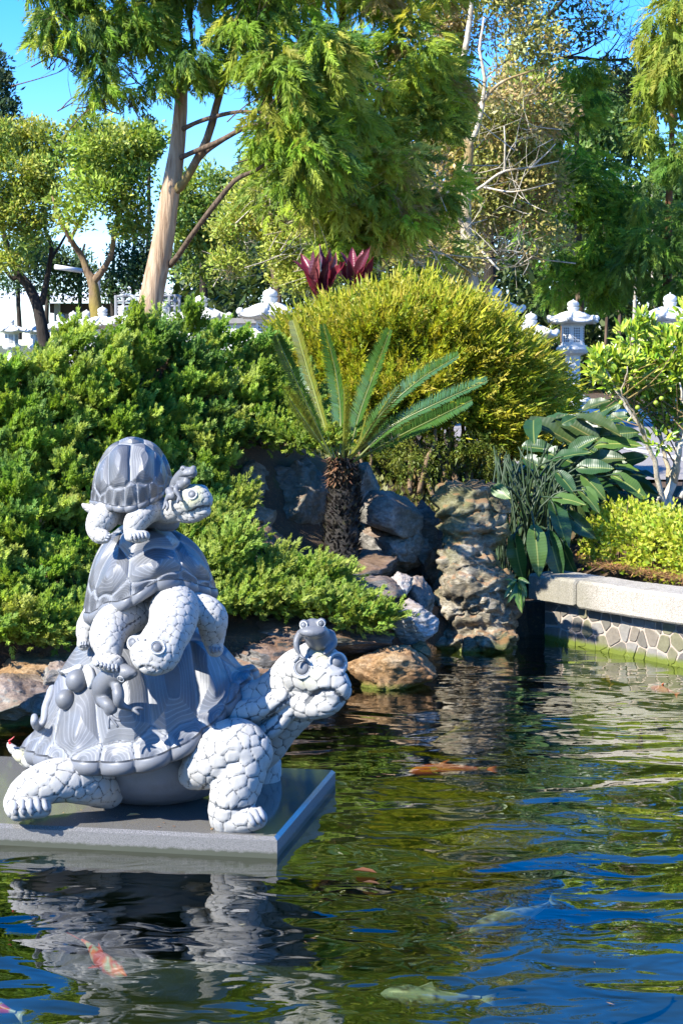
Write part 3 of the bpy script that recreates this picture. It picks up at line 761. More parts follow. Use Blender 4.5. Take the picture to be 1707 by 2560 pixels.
def gourd():
    p1, _ = cast(BIG_SHELL, 194, 1702); p2, _ = cast(BIG_SHELL, 165, 1749)
    t = empty('stone_gourd', p2, 'dark stone double gourd with leaf and curled stalk, on the shell of the largest turtle', 'stone gourd')
    s = px(7.6)
    mb = MB(); c = W(194, 1702, p1[1] - 24 * s); v, f = ico(c, 30 * s, sub=4); mb.add(v, f)
    mb.build('large_bulb', M_DARK, t, smooth=True)
    mb = MB(); c = W(165, 1749, p2[1] - 20 * s); v, f = ico(c, 26.5 * s, sub=4); mb.add(v, f)
    mb.build('small_bulb', M_DARK, t, smooth=True)
    def on(x, y, off): 
        q, _ = cast(BIG_SHELL, x, y)
        return W(x, y, (q[1] if q is not None else 7.75) - off * s)
    smooth_part('curled_stalk', t, [([on(132, 1722, 4), on(126, 1745, 6), on(117, 1768, 8), on(114, 1785, 10), on(112, 1800, 13), on(105, 1812, 18), on(94, 1818, 24), on(88, 1806, 26), on(87, 1792, 26)],
                [12 * s, 14 * s, 13 * s, 12 * s, 10 * s, 10 * s, 11 * s, 12 * s, 10 * s])], [(on(130, 1732, 3), (15 * s, 8 * s, 16 * s))], .006, M_SHELL_PLAIN)
    smooth_part('leaf', t, [([on(218, 1668, 6), on(222, 1680, 10), on(228, 1700, 10), on(224, 1718, 6)], [8 * s, 15 * s, 13 * s, 6 * s]),
                            ([on(200, 1668, 8), on(180, 1676, 8), on(155, 1682, 2), on(146, 1677, 0)], [10 * s, 9 * s, 7 * s, 2 * s])], [], .006, M_RIM)
M_SHELL_PLAIN = stone_dark_mat('blue_grey_smooth_granite_stalk', k=1.15)
gourd()
# ================================================================ GROUND, POND, BANK
def D(x, y, Y): return WD(x, y, Y)
def edge_y(X):
    """depth of the pond's far bank"""
    return np.interp(X, [-9, -3.2, -1.6, -.9, -.1, .55, 1.35, 1.45, 2.12, 3.6], [9.6, 9.9, 10.4, 10.9, 11.3, 12.4, 13.1, 12.9, 11.9, 9.7])
def ground_z(X, Y):
    X = np.asarray(X, float); Y = np.asarray(Y, float)
    d = Y - edge_y(X)
    z = np.where(d < 0, -.85, .22) + smooth01(d, .2, 2.2) * .3 + smooth01(d, 1.5, 3.4) * .35
    # the juniper's rockery
    z = z + (X < 1) * 1.28 * np.exp(-(((X + 1.45) / 1.2) ** 2 + ((Y - np.interp(X, [-3, -2, -1.2], [11.7, 12.2, 13.6])) / 1.55) ** 2)) + .0
    z = np.where(Y > 18.5, np.minimum(z, .87), z)
    return z
def ground():
    gx = np.r_[np.linspace(-30, -6, 14), np.linspace(-5.7, 5.7, 96), np.linspace(6, 30, 14)]
    gy = np.r_[np.linspace(9.0, 20, 110), np.linspace(20.4, 46, 26)]
    X, Y = np.meshgrid(gx, gy); Z = ground_z(X, Y)
    P = np.stack([X, Y, Z], -1).reshape(-1, 3)
    P[:, 2] += np.where(P[:, 2] > 0, .03 * fbm(P * 2.2, 3), 0) * (P[:, 1] < 18)
    nx = len(gx); i = np.arange(len(gy) - 1)[:, None] * nx + np.arange(nx - 1)[None]; i = i.ravel()
    Fq = np.stack([i, i + 1, i + nx + 1, i + nx], 1)
    m, nt, out = mat('garden_soil'); n = N(nt); o = n.pos()
    v = n.noise(3, 5, .65, o); f = n.noise(60, 3, .7, o)
    c = n.ramp(v, [(.3, (.045, .03, .018)), (.55, (.10, .06, .03)), (.7, (.07, .075, .025))])
    c = n.mix(n.ramp(f, [(.55, (0, 0, 0)), (.7, (1, 1, 1))]), c, (.22, .12, .05))
    p = n('BsdfPrincipled', i_Roughness=.95); n.link(c, p.inputs['Base Color'])
    b = n('Bump', i_Strength=.8, i_Distance=.03); n.link(f, b.inputs['Height']); n.link(b.outputs[0], p.inputs['Normal'])
    n.link(p.outputs[0], out.inputs[0])
    o = mobj('garden_ground', P, Fq, m, smooth=True); tag(o, 'brown leaf strewn garden soil on the bank behind the pond', 'ground', kind='structure')
    # far ground to the horizon
    m = solid('far_meadow', (.09, .10, .04), .95, .3, .05)
    o = MB().add([(-900, 45, .86), (900, 45, .86), (900, 2000, .6), (-900, 2000, .6)], [[0, 1, 2, 3]]).build('far_ground', m); tag(o, 'flat open ground running to the horizon', 'ground', kind='structure')
    # paved yard on the right
    m, nt, out = mat('pebble_paving'); n = N(nt); o = n.pos()
    v = n.noise(70, 3, .7, o); g = n.noise(1.2, 3, .6, o)
    c = n.ramp(v, [(.3, (.16, .14, .13)), (.5, (.27, .245, .225)), (.7, (.40, .37, .34))]); c = n.mix(n.math('MULTIPLY', g, .5), c, (.24, .215, .2))
    p = n('BsdfPrincipled', i_Roughness=.9); n.link(c, p.inputs['Base Color'])
    b = n('Bump', i_Strength=.5, i_Distance=.01); n.link(v, b.inputs['Height']); n.link(b.outputs[0], p.inputs['Normal']); n.link(p.outputs[0], out.inputs[0])
    z = .895
    o = MB().add([(1.5, 15.7, z), (12, 15.2, z), (14, 27, z), (1.2, 27, z)], [[0, 1, 2, 3]]).build('yard_paving', m); tag(o, 'grey brown pebble paved yard behind the garden', 'paving', kind='structure')
    wp = solid('white_line_paint', (.75, .75, .72), .7, .1, 8)
    def line(a, b, w):
        a, b = G(*a, z + .006), G(*b, z + .006); d = (b - a) / np.linalg.norm(b - a); s = np.array([-d[1], d[0], 0]) * w / 2
        MB().add([a - s, b - s, b + s, a + s], [[0, 1, 2, 3]]).build('painted_line', wp)
    mbl = MB()
    for a, b, w in [((1530, 1113), (1707, 1148), .14), ((1590, 1118), (1707, 1116), .14)]:
        a, b = G(*a, z + .006), G(*b, z + .006); d = (b - a) / np.linalg.norm(b - a); s = np.array([-d[1], d[0], 0]) * w / 2; b = b + d * 2
        mbl.add([a - s, b - s, b + s, a + s], [[0, 1, 2, 3]])
    # the two strokes meet but do not overlap
    tag(mbl.build('painted_line', wp), 'white lines painted on the yard paving', 'road marking', kind='structure')
    kb = MB(); kb.box((5.2, 27.3, .97), (8.4, .5, .2))
    tag(kb.build('yard_kerb', solid('white_kerb', (.62, .61, .58), .8, .12, 6, .2)), 'long white kerb at the far side of the paved yard', 'kerb', kind='structure')
    gr = Cloud(); n_ = 9000
    q = np.c_[RNG.uniform(.2, 9, n_), 27.6 + RNG.gamma(2, 1.0, n_)]; q = np.c_[q, np.full(n_, .86)]
    gr.add(*stamp(*LEAF, q, basis(np.c_[RNG.normal(0, .5, (n_, 2)), np.ones(n_)]), RNG.uniform(.08, .18, n_), tints(n_, [(.10, .15, .02), (.14, .18, .03)])))
    n_ = 9000; xx = RNG.uniform(-.6, 1.9, n_); q = np.c_[xx, RNG.uniform(14.2, 20, n_)]; q = np.c_[q, ground_z(q[:, 0], q[:, 1])]
    gr.add(*stamp(*LEAF, q, basis(np.c_[RNG.normal(0, .6, (n_, 2)), np.ones(n_)]), RNG.uniform(.03, .08, n_), tints(n_, [(.16, .18, .04), (.2, .2, .06)])))
    tag(gr.build('lawn_grass', leaf_mat('grass_leaf', .3), None), 'short sunny lawn grass beyond the yard and behind the rocks', 'grass', kind='stuff')
ground()

def pond():
    m, nt, out = mat('pond_floor_mud'); n = N(nt); v = n.noise(2.5, 4, .6, n.pos())
    c = n.ramp(v, [(.3, (.020, .032, .006)), (.7, (.055, .070, .014))])
    p = n('BsdfPrincipled', i_Roughness=1); n.link(c, p.inputs['Base Color']); p.inputs['Specular IOR Level'].default_value = 0; n.link(p.outputs[0], out.inputs[0])
    o = MB().add([(-12, -4, -.6), (12, -4, -.6), (12, 15, -.6), (-12, 15, -.6)], [[0, 1, 2, 3]]).build('pond_floor', m); tag(o, 'dark green mud at the bottom of the pond', 'pond floor', kind='structure')
    m, nt, out = mat('pond_water'); n = N(nt); o = n.pos()
    a = n.noise(1.0, 1, .4, n.scale(o, (1.7, 2.3, 1)), .5)
    b2 = n.noise(1.0, 1, .5, n.scale(o, (4.2, 6.0, 1)), .9)
    c2 = n.noise(1.0, 1, .5, n.scale(o, (13, 24, 1)))
    patch = n.ramp(n.noise(.55, 2, .5, o), [(.35, (.35, .35, .35)), (.65, (1, 1, 1))])
    h = n.math('ADD', n.math('MULTIPLY', a, 1.15), n.math('MULTIPLY', n.math('ADD', n.math('MULTIPLY', b2, .34), n.math('MULTIPLY', c2, .02)), patch))
    bp = n('Bump', i_Strength=1.0, i_Distance=.026); n.link(h, bp.inputs['Height'])
    dp = n('VectorMath', operation='DOT_PRODUCT'); n.link(n('NewGeometry').outputs['Incoming'], dp.inputs[0]); n.link(bp.outputs[0], dp.inputs[1])
    fres = n.math('ADD', .02, n.math('MULTIPLY', .98, n.math('POWER', n.math('SUBTRACT', 1.0, n.math('MINIMUM', n.math('ABSOLUTE', dp.outputs['Value']), 1.0)), 5.0)))   # Schlick, both sides
    gl = n('BsdfGlossy', i_Roughness=.015); gl.inputs['Color'].default_value = (1, 1, 1, 1); n.link(bp.outputs[0], gl.inputs['Normal'])
    tr = n('BsdfTransparent'); tr.inputs['Color'].default_value = (.50, .545, .40, 1)
    mx = n('MixShader'); n.link(n.math('MULTIPLY', fres, 1.35), mx.inputs[0]); n.link(tr.outputs[0], mx.inputs[1]); n.link(gl.outputs[0], mx.inputs[2])
    n.link(mx.outputs[0], out.inputs[0])
    o = MB().add([(-12, -4, 0), (12, -4, 0), (12, 15, 0), (-12, 15, 0)], [[0, 1, 2, 3]]).build('pond_water', m); tag(o, 'dark green rippled pond water with reflections', 'water', kind='structure')
pond()

# ---- koi
def koi(label, nose, tail, z, fat, cols, bend=.1, seed=0):
    a, b = G(*nose, z), G(*tail, z); L = np.linalg.norm(b - a); d = (b - a) / L; s = np.array([-d[1], d[0], 0])
    t = empty('koi', (a + b) / 2, label, 'koi', 'koi swimming in the pond')
    u = np.linspace(0, 1, 22); w = np.array([np.interp(x, [0, .03, .12, .3, .55, .8, .92, 1], [.02, .35, .75, 1, .85, .4, .22, .16]) for x in u]) * fat
    path = a + d * (u * L * .86)[:, None] + s * (bend * L * np.sin(u * 4.2 + seed) * u)[:, None]
    T_, A_, B_ = frames(path); V = []
    an = np.linspace(0, 2 * math.pi, 14, endpoint=False)
    V = (path[:, None] + (np.cos(an)[None, :, None] * A_[:, None] * .85 + np.sin(an)[None, :, None] * B_[:, None] * 1.05) * w[:, None, None]).reshape(-1, 3)
    i = np.arange(21)[:, None] * 14; k = np.arange(14)[None]; Fq = np.stack([i + k, i + (k + 1) % 14, i + 14 + (k + 1) % 14, i + 14 + k], -1).reshape(-1, 4)
    cs = np.asarray(cols, float); nv = fbm(V * 17 + seed * 9.7, 3)
    idx = np.clip(((nv + .8) / 1.6 * len(cs)).astype(int), 0, len(cs) - 1); idx2 = idx
    tint = cs[idx2]
    m = KOI
    mobj('body', V, Fq, m, t, tint=tint, smooth=True)
    def fin(name, root, tip1, tip2, col):
        mid = (tip1 + tip2) / 2 * .75 + root * .25
        V = np.array([root, tip1, mid, tip2]); V = np.vstack([V, V + [0, 0, -.004]])
        mobj(name, V, np.array([[0, 1, 2, 3], [7, 6, 5, 4], [0, 4, 5, 1], [1, 5, 6, 2], [2, 6, 7, 3], [3, 7, 4, 0]]), m, t, tint=np.tile(col, (8, 1)))
    e = path[-1]; dd = path[-1] - path[-3]; dd /= np.linalg.norm(dd); ss = np.array([-dd[1], dd[0], 0])
    fin('tail_fin', e - dd * .01, e + dd * L * .17 + ss * L * .05 + [0, 0, .01], e + dd * L * .15 - ss * L * .05 - [0, 0, .03], cs[0])
    q = path[6]; fin('pectoral_fin', q + s * w[6] * .8, q + s * (w[6] + L * .07) + d * L * .05, q + s * (w[6] + L * .03) + d * L * .09, cs[-1])
    fin('pectoral_fin', q - s * w[6] * .8, q - s * (w[6] + L * .07) + d * L * .05, q - s * (w[6] + L * .03) + d * L * .09, cs[-1])
    fin('dorsal_fin', path[8] + [0, 0, w[8]], path[11] + [0, 0, w[11] + .025], path[14] + [0, 0, w[14]], cs[0])
KOI = None
def koi_mat():
    m, nt, out = mat('koi_skin'); n = N(nt); a = n('Attribute', attribute_name='tint')
    p = n('BsdfPrincipled', i_Roughness=.4); n.link(a.outputs['Color'], p.inputs['Base Color']); n.link(p.outputs[0], out.inputs[0]); return m
KOI = koi_mat()
WHT, ORG, RED, YEL, GRY, BLK = (.46, .48, .44), (.80, .17, .03), (.60, .06, .03), (.55, .38, .07), (.26, .31, .29), (.06, .06, .06)
koi('orange koi with yellow belly, just right of the slab edge in midpond', (1020, 1929), (1245, 1918), -.06, 0.032, [ORG, ORG, ORG, YEL], .03, 1)
koi('large pale grey koi swimming diagonally in the near water', (1172, 2330), (1400, 2245), -.08, 0.035, [GRY, WHT, BLK, WHT, GRY, BLK], .06, 2)
koi('pale blue and white koi at the bottom edge of the photo', (950, 2484), (1240, 2500), -.08, 0.032, [GRY, WHT, GRY, BLK, GRY], .05, 3)
koi('white koi with orange and red patches below the front of the slab', (318, 2440), (168, 2340), -.08, 0.032, [RED, WHT, ORG, RED], -.06, 4)
koi('small bright orange koi near the stone wall', (1625, 1718), (1695, 1734), -.03, 0.022, [ORG, ORG, RED], .03, 5)
koi('golden yellow koi swimming toward the rock pillar', (1175, 1805), (1105, 1845), -.08, 0.028, [YEL, YEL, YEL], .05, 6)
koi('small golden koi in the wall reflection', (1515, 1690), (1530, 1712), -.05, 0.020, [YEL, YEL], .02, 7)
koi('white koi with a red cheek cut off by the photo corner', (-60, 2500), (60, 2535), -.05, 0.028, [WHT, RED, WHT], .04, 8)

# ---- rocks
def rock_mat(name, a, b, c, strata=0.0, moss=0.0, litter=.0):
    m, nt, out = mat(name); n = N(nt); o = n.pos()
    q = n.scale(o, (1, 1, 1 + strata))
    v = n.noise(4.5, 7, .68, q, .4); f = n.noise(34, 5, .75, q); g = n.noise(1.6, 3, .5, o)
    col = n.ramp(v, [(.32, a), (.5, b), (.66, c)])
    col = n.mix(n.math('MULTIPLY', n.ramp(f, [(.4, (1, 1, 1)), (.62, (0, 0, 0))]), .55), col, tuple(x * .45 for x in a))
    if moss: col = n.mix(n.math('MULTIPLY', n.ramp(n.math('ADD', g, n.math('MULTIPLY', f, .25)), [(.58, (0, 0, 0)), (.68, (1, 1, 1))]), moss), col, (.11, .12, .03))
    if litter:
        nm = n('SeparateXYZ'); n.link(n('NewGeometry').outputs['Normal'], nm.inputs[0])
        up = n.ramp(n.math('ADD', nm.outputs[2], n.math('MULTIPLY', f, .5)), [(.82, (0, 0, 0)), (1.05, (1, 1, 1))])
        col = n.mix(n.math('MULTIPLY', up, litter), col, (.30, .14, .055))
    sp = n('SeparateXYZ'); n.link(o, sp.inputs[0])
    alg = n.ramp(n.math('ADD', sp.outputs[2], n.math('MULTIPLY', f, .06)), [(.035, (1, 1, 1)), (.075, (0, 0, 0))])
    col = n.mix(n.math('MULTIPLY', alg, .85), col, (.10, .13, .012))
    p = n('BsdfPrincipled', i_Roughness=.85); n.link(col, p.inputs['Base Color']); p.inputs['Specular IOR Level'].default_value = .25
    b1 = n('Bump', i_Strength=.9, i_Distance=.05); n.link(v, b1.inputs['Height'])
    b2 = n('Bump', i_Strength=.8, i_Distance=.012); n.link(f, b2.inputs['Height']); n.link(b1.outputs[0], b2.inputs['Normal']); n.link(b2.outputs[0], p.inputs['Normal'])
    n.link(p.outputs[0], out.inputs[0]); return m
RK_GREY = rock_mat('grey_boulder', (.10, .095, .085), (.28, .26, .23), (.48, .45, .40), .5, .25, .3)
RK_PALE = rock_mat('pale_limestone', (.32, .30, .27), (.60, .58, .54), (.76, .74, .70), 2.5, .0, .3)
RK_BROWN = rock_mat('orange_brown_boulder', (.16, .075, .03), (.40, .23, .11), (.58, .42, .26), .5, .15, .0)
RK_DARK = rock_mat('dark_layered_rock', (.05, .048, .045), (.15, .14, .13), (.32, .30, .27), 2.5, .2, .4)
RK_KARST = rock_mat('mossy_karst_rock', (.06, .05, .035), (.32, .27, .18), (.62, .56, .44), 1.2, .6, .5)
def rock(label, c, r, m, seed, facets=16, rough=.17, strata=0.0, rot=0.0, name='boulder', sub=5, keepflat=.70):
    rng = np.random.default_rng(seed)
    v, f = ico((0, 0, 0), (1, 1, 1), sub=sub)
    for k in range(facets):
        nrm = rng.normal(0, 1, 3); nrm /= np.linalg.norm(nrm); d = rng.uniform(keepflat - .12, keepflat + .12)
        h = v @ nrm - d; v = v - np.outer(np.maximum(h, 0) * 1.0, nrm)
    v = v * np.asarray(r, float)
    co, si = math.cos(rot), math.sin(rot); v = np.stack([v[:, 0] * co - v[:, 2] * si, v[:, 1], v[:, 0] * si + v[:, 2] * co], 1)
    nn = v / (np.linalg.norm(v, axis=1, keepdims=True) + 1e-9); sz = float(np.mean(r))
    q = v / sz
    v = v + nn * (rough * sz * (.55 * fbm(q * 1.7 + seed, 3) + .45 * (np.abs(fbm(q * 3.7 + seed * 3, 3)) - .35)))[:, None]
    v = v + nn * (rough * sz * .40 * (np.abs(fbm(q * 8 + seed, 3)) - .3))[:, None]
    if strata:
        lay = v[:, 2] / sz * 5.5 + .8 * fbm(q * 1.2 + seed, 2)
        v = v + nn * [1, 1, .2] * (strata * sz * (np.abs((lay % 1) - .5) - .25))[:, None]
    me = mesh_np(name, v, np.array(f), m, smooth=True)
    o = bpy.data.objects.new(name, me); COL.objects.link(o); o.location = tuple(c)
    tag(o, label, 'boulder', 'boulders of the pond bank'); return o
def rk(label, x0, y0, x1, y1, Y, m, seed, dy=None, **kw):
    """rock filling the photo box (x0,y0)-(x1,y1) at depth Y"""
    c = W((x0 + x1) / 2, (y0 + y1) / 2, Y); s = px(Y); rx, rz = (x1 - x0) / 2 * s * 1.18, (y1 - y0) / 2 * s * 1.18
    return rock(label, c, (rx, dy or max(rx, rz) * .8, rz), m, seed, **kw)
rk('tall dark grey boulder left of the cycad trunk, dappled with light', 650, 1150, 850, 1400, 13.1, RK_GREY, 2, dy=.5, facets=22)
rk('pale boulder right of the cycad trunk with a dark hole in its side', 905, 1230, 1052, 1345, 12.9, RK_GREY, 3, dy=.3, facets=13, rough=.08, rot=-.2)
rk('rounded grey boulder behind the top of the cycad trunk', 860, 1145, 940, 1300, 13.1, RK_GREY, 4, dy=.4, facets=14)
rk('broken grey boulder under the juniper shade', 545, 1150, 690, 1330, 13.0, RK_GREY, 5, dy=.5, facets=22)
rk('small angular boulder lit between the dark ones', 604, 1262, 690, 1330, 12.3, RK_GREY, 6, dy=.2, facets=20)
rk('flat slate grey boulder behind the low juniper branch', 570, 1320, 720, 1460, 12.0, RK_DARK, 7, dy=.35, facets=18)
rk('shaded boulder low beneath the cycad', 720, 1370, 1010, 1470, 12.5, RK_DARK, 8, dy=.5, facets=20)
rk('grey boulder at the foot of the holed pale boulder', 900, 1310, 1070, 1440, 12.9, RK_GREY, 9, dy=.3, facets=18)
rk('long pale boulder right of the low juniper branch', 830, 1440, 1000, 1520, 11.7, RK_GREY, 10, dy=.25, facets=15, rough=.1, rot=-.12)
rk('small speckled boulder resting on the long pale boulder', 966, 1428, 1030, 1495, 11.8, RK_PALE, 11, dy=.16, facets=17)
rk('smooth dark boulder behind the bright white boulder', 1010, 1452, 1086, 1560, 12.0, RK_GREY, 12, dy=.25, facets=15)
rk('bright white layered boulder above the waterline', 982, 1504, 1088, 1606, 11.6, RK_PALE, 13, dy=.22, facets=17, strata=.12, rough=.1, keepflat=.8)
rk('dark layered rock ledge behind the stone frog on the brow', 560, 1540, 1000, 1640, 11.5, RK_DARK, 14, dy=.45, facets=18, strata=.2)
rk('dark rock shelf low behind the neck of the largest turtle', 560, 1600, 860, 1720, 11.1, RK_DARK, 15, dy=.4, facets=20, strata=.2)
rk('small orange boulder propped under the white boulder', 1025, 1602, 1082, 1650, 11.45, RK_BROWN, 16, dy=.14, facets=16)
rk('orange brown boulder wet at the waterline right of the largest turtle head', 870, 1632, 1112, 1735, 11.15, RK_BROWN, 17, dy=.32, facets=18)
rk('broad grey brown boulder on the bank at the far left', -60, 1690, 125, 1790, 9.9, RK_GREY, 18, dy=.45, facets=20, rough=.2)
rk('brown striped flat rock above the broad left boulder', -40, 1635, 230, 1720, 10.4, RK_BROWN, 19, dy=.4, facets=18, strata=.2)
rk('smooth tan boulder just left of the stone gourd', 95, 1660, 205, 1740, 10.1, RK_GREY, 20, dy=.25, facets=15)
rk('dark overhanging rock left of the slab', -90, 1770, 110, 1850, 10.1, RK_DARK, 21, dy=.35, facets=18)
rk('dark rock at the waterline behind the turtle statue', 150, 1690, 560, 1860, 10.9, RK_DARK, 22, dy=.4, facets=20, strata=.15)
rk('mossy boulder left of the karst pillar in shadow', 1010, 1260, 1110, 1480, 13.1, RK_DARK, 23, dy=.35, facets=18)

def pillar():
    """one tall eroded rock"""
    def q(x, y, Y, rx, rz): 
        s = px(Y); return (W(x, y, Y), (rx * s, rx * s * .8, rz * s))
    balls = [q(1155, 1265, 12.75, 62, 55), q(1225, 1258, 12.8, 40, 50), q(1190, 1330, 12.7, 82, 52), q(1175, 1400, 12.65, 72, 48), q(1200, 1470, 12.55, 88, 58), q(1150, 1500, 12.6, 62, 52),
             q(1190, 1560, 12.6, 85, 52), q(1140, 1600, 12.55, 60, 42), q(1225, 1600, 12.45, 66, 36), q(1250, 1545, 12.65, 38, 60), q(1200, 1640, 12.5, 80, 30), q(1130, 1640, 12.6, 60, 30), q(1275, 1625, 12.6, 34, 36)]
    V, Nn, Fq = blob_mesh([], balls, .013, 2)
    q3 = V * 4.0
    h = .055 * fbm(q3 * [1, 1, 2.0] + 3, 4, 5) + .06 * (.32 - np.abs(fbm(V * 9 * [1, 1, 1.6] + 1, 3, 9))) + .02 * fbm(V * 26, 3, 2)
    lay = V[:, 2] * 9 + .9 * fbm(V * 3, 2); h += .03 * (np.abs((lay % 1) - .5) - .25)
    o = mobj('rock_pillar', V + Nn * h[:, None], Fq, RK_KARST, smooth=True)
    tag(o, 'tall craggy eroded rock pillar with mossy brown top between boulders and leafy plant', 'rock')
pillar()

# ---- the pond wall on the right: coping over crazy paving
def pond_wall():
    A = G(1361, 1599, 0)[:2]; Bp = G(1707, 1669, 0)[:2]; d = (Bp - A) / np.linalg.norm(Bp - A); nrm = np.array([d[1], -d[0]])
    if nrm[1] > 0: nrm = -nrm
    L = np.linalg.norm(Bp - A) + 2.6; a0 = math.atan2(d[1], d[0])
    t = empty('pond_wall', np.r_[A, 0], 'low pond wall of irregular stones under a speckled concrete coping', 'wall')
    def at(u, v, o=0): return np.r_[A + d * u + nrm * o, v]
    wall_h = .29
    m, nt, out = mat('pale_mortar'); n = N(nt); o = n.pos(); v = n.noise(30, 4, .7, o); sp = n('SeparateXYZ'); n.link(o, sp.inputs[0])
    c = n.mix(v, (.34, .27, .21), (.47, .39, .32))
    alg = n.ramp(n.math('ADD', sp.outputs[2], n.math('MULTIPLY', v, .05)), [(.05, (1, 1, 1)), (.08, (0, 0, 0))]); c = n.mix(alg, c, (.13, .16, .015))
    p = n('BsdfPrincipled', i_Roughness=.9); n.link(c, p.inputs['Base Color']); b = n('Bump', i_Strength=.6, i_Distance=.01); n.link(v, b.inputs['Height']); n.link(b.outputs[0], p.inputs['Normal']); n.link(p.outputs[0], out.inputs[0])
    mb = MB(); V = [at(0, -.7), at(L, -.7), at(L, wall_h), at(0, wall_h), at(0, -.7, -.45), at(L, -.7, -.45), at(L, wall_h, -.45), at(0, wall_h, -.45)]
    mb.add(V, [[0, 1, 2, 3], [5, 4, 7, 6], [1, 5, 6, 2], [4, 0, 3, 7], [3, 2, 6, 7], [4, 5, 1, 0]]); mb.build('mortar', m, t)
    # the coping, a long slab with a worn edge
    m, nt, out = mat('speckled_coping_concrete'); n = N(nt); o = n.pos(); v = n.noise(150, 3, .75, o); g = n.noise(2.2, 4, .6, o)
    c = n.ramp(v, [(.32, (.10, .085, .06)), (.46, (.34, .30, .24)), (.62, (.60, .56, .49))])
    sx = n('SeparateXYZ'); n.link(o, sx.inputs[0])
    stain = n.ramp(n.math('MULTIPLY', n.math('ADD', sx.outputs[0], n.math('MULTIPLY', g, .5)), .4), [(.70, (1, 1, 1)), (.78, (0, 0, 0))])
    c = n.mix(n.math('MULTIPLY', stain, .6), c, (.14, .13, .07)); c = n.mix(n.math('MULTIPLY', g, .35), c, (.33, .30, .24)); drip = n.ramp(n.noise(1.0, 3, .6, n.scale(o, (14, 14, 1.6))), [(.54, (0, 0, 0)), (.72, (1, 1, 1))]); c = n.mix(n.math('MULTIPLY', drip, .5), c, (.15, .13, .09))
    p = n('BsdfPrincipled', i_Roughness=.9); n.link(c, p.inputs['Base Color']); b = n('Bump', i_Strength=.7, i_Distance=.008); n.link(v, b.inputs['Height']); n.link(b.outputs[0], p.inputs['Normal']); n.link(p.outputs[0], out.inputs[0])
    prof = [(-.16, .0), (.095, .0), (.105, .012), (.105, .165), (.09, .185), (-.16, .19)]
    for ua, ub, lift in [(-.06, .43, .016), (.437, 1.62, 0.0), (1.628, L, .004)]:
        nu = 40; V = []
        for i in range(nu):
            u = ua + (ub - ua) * i / (nu - 1); cut = .012 if i in (0, nu - 1) else 0
            for o_, z_ in prof:
                j = .006 * vnoise(np.array([[u * 6, o_ * 30, z_ * 30]]))[0] + .003 * vnoise(np.array([[u * 40, o_ * 60, z_ * 60]]))[0]
                V.append(at(u, wall_h - .02 + max(z_, lift) + j + .01 * u - (cut if z_ > .1 else -cut), o_ + j - cut))
        k = len(prof); Fs = [[i * k + j, (i + 1) * k + j, (i + 1) * k + (j + 1) % k, i * k + (j + 1) % k] for i in range(nu - 1) for j in range(k)]
        Fs += [list(range(k)), [(nu - 1) * k + j for j in range(k)][::-1]]
        MB().add(V, Fs).build('coping_slab', m, t)
    # stones: Voronoi cells of jittered seeds, each a bevelled block of its own
    rng = np.random.default_rng(5); seeds = []
    for i in range(26):
        for j in range(4): seeds.append((.05 + i * .105 + rng.normal(0, .03) + (j % 2) * .05, -.06 + j * .105 + rng.normal(0, .025)))
    S = np.array(seeds); mats = []
    for k_, col in enumerate([(.13, .118, .095), (.18, .155, .12), (.155, .145, .085), (.215, .20, .175), (.11, .10, .09)]):
        mm, nt, out = mat('wall_stone_%d' % k_); n = N(nt); o = n.pos(); v = n.noise(25, 5, .7, o); sp = n('SeparateXYZ'); n.link(o, sp.inputs[0])
        c = n.mix(v, tuple(x * .6 for x in col), tuple(x * 1.5 for x in col))
        alg = n.ramp(n.math('ADD', sp.outputs[2], n.math('MULTIPLY', v, .05)), [(.05, (1, 1, 1)), (.08, (0, 0, 0))]); c = n.mix(alg, c, (.12, .15, .015))
        p = n('BsdfPrincipled', i_Roughness=.75); n.link(c, p.inputs['Base Color']); b = n('Bump', i_Strength=.5, i_Distance=.01); n.link(v, b.inputs['Height']); n.link(b.outputs[0], p.inputs['Normal']); n.link(p.outputs[0], out.inputs[0]); mats.append(mm)
    for i, s in enumerate(S):
        poly = [np.array(q) for q in [(max(0.0, s[0] - .3), -.12), (s[0] + .3, -.12), (s[0] + .3, wall_h - .035), (max(0.0, s[0] - .3), wall_h - .035)]]
        for j, q in enumerate(S):
            if i == j or np.hypot(*(q - s)) > .4: continue
            mid = (s + q) / 2; nn = (q - s) / np.linalg.norm(q - s); mid = mid - nn * rng.uniform(.003, .009)
            new = []
            for a_, b_ in zip(poly, poly[1:] + poly[:1]):
                da, db = (a_ - mid) @ nn, (b_ - mid) @ nn
                if da <= 0: new.append(a_)
                if da * db < 0: new.append(a_ + (b_ - a_) * da / (da - db))
            poly = new
            if len(poly) < 3: break
        if len(poly) < 3: continue
        P = np.array(poly); c_ = P.mean(0)
        if P[:, 1].max() < .0 or np.ptp(P[:, 0]) < .02: continue
        # round the corners
        rd = []
        for a_, p_, b_ in zip(np.roll(P, 1, 0), P, np.roll(P, -1, 0)): rd += [p_ + (a_ - p_) * .13, p_ + (b_ - p_) * .13]
        P = np.array(rd); o_ = .004 + rng.uniform(0, .005)
        V = [at(*p_, -.02) for p_ in P] + [at(*(c_ + (p_ - c_) * .99), o_ * .6) for p_ in P] + [at(*(c_ + (p_ - c_) * .93), o_) for p_ in P]
        n_ = len(P); Fs = [[k * n_ + q, k * n_ + (q + 1) % n_, (k + 1) * n_ + (q + 1) % n_, (k + 1) * n_ + q] for k in (0, 1) for q in range(n_)] + [[2 * n_ + q for q in range(n_)]]
        MB().add(V, Fs).build('stone', mats[int(rng.integers(5))], t)
pond_wall()
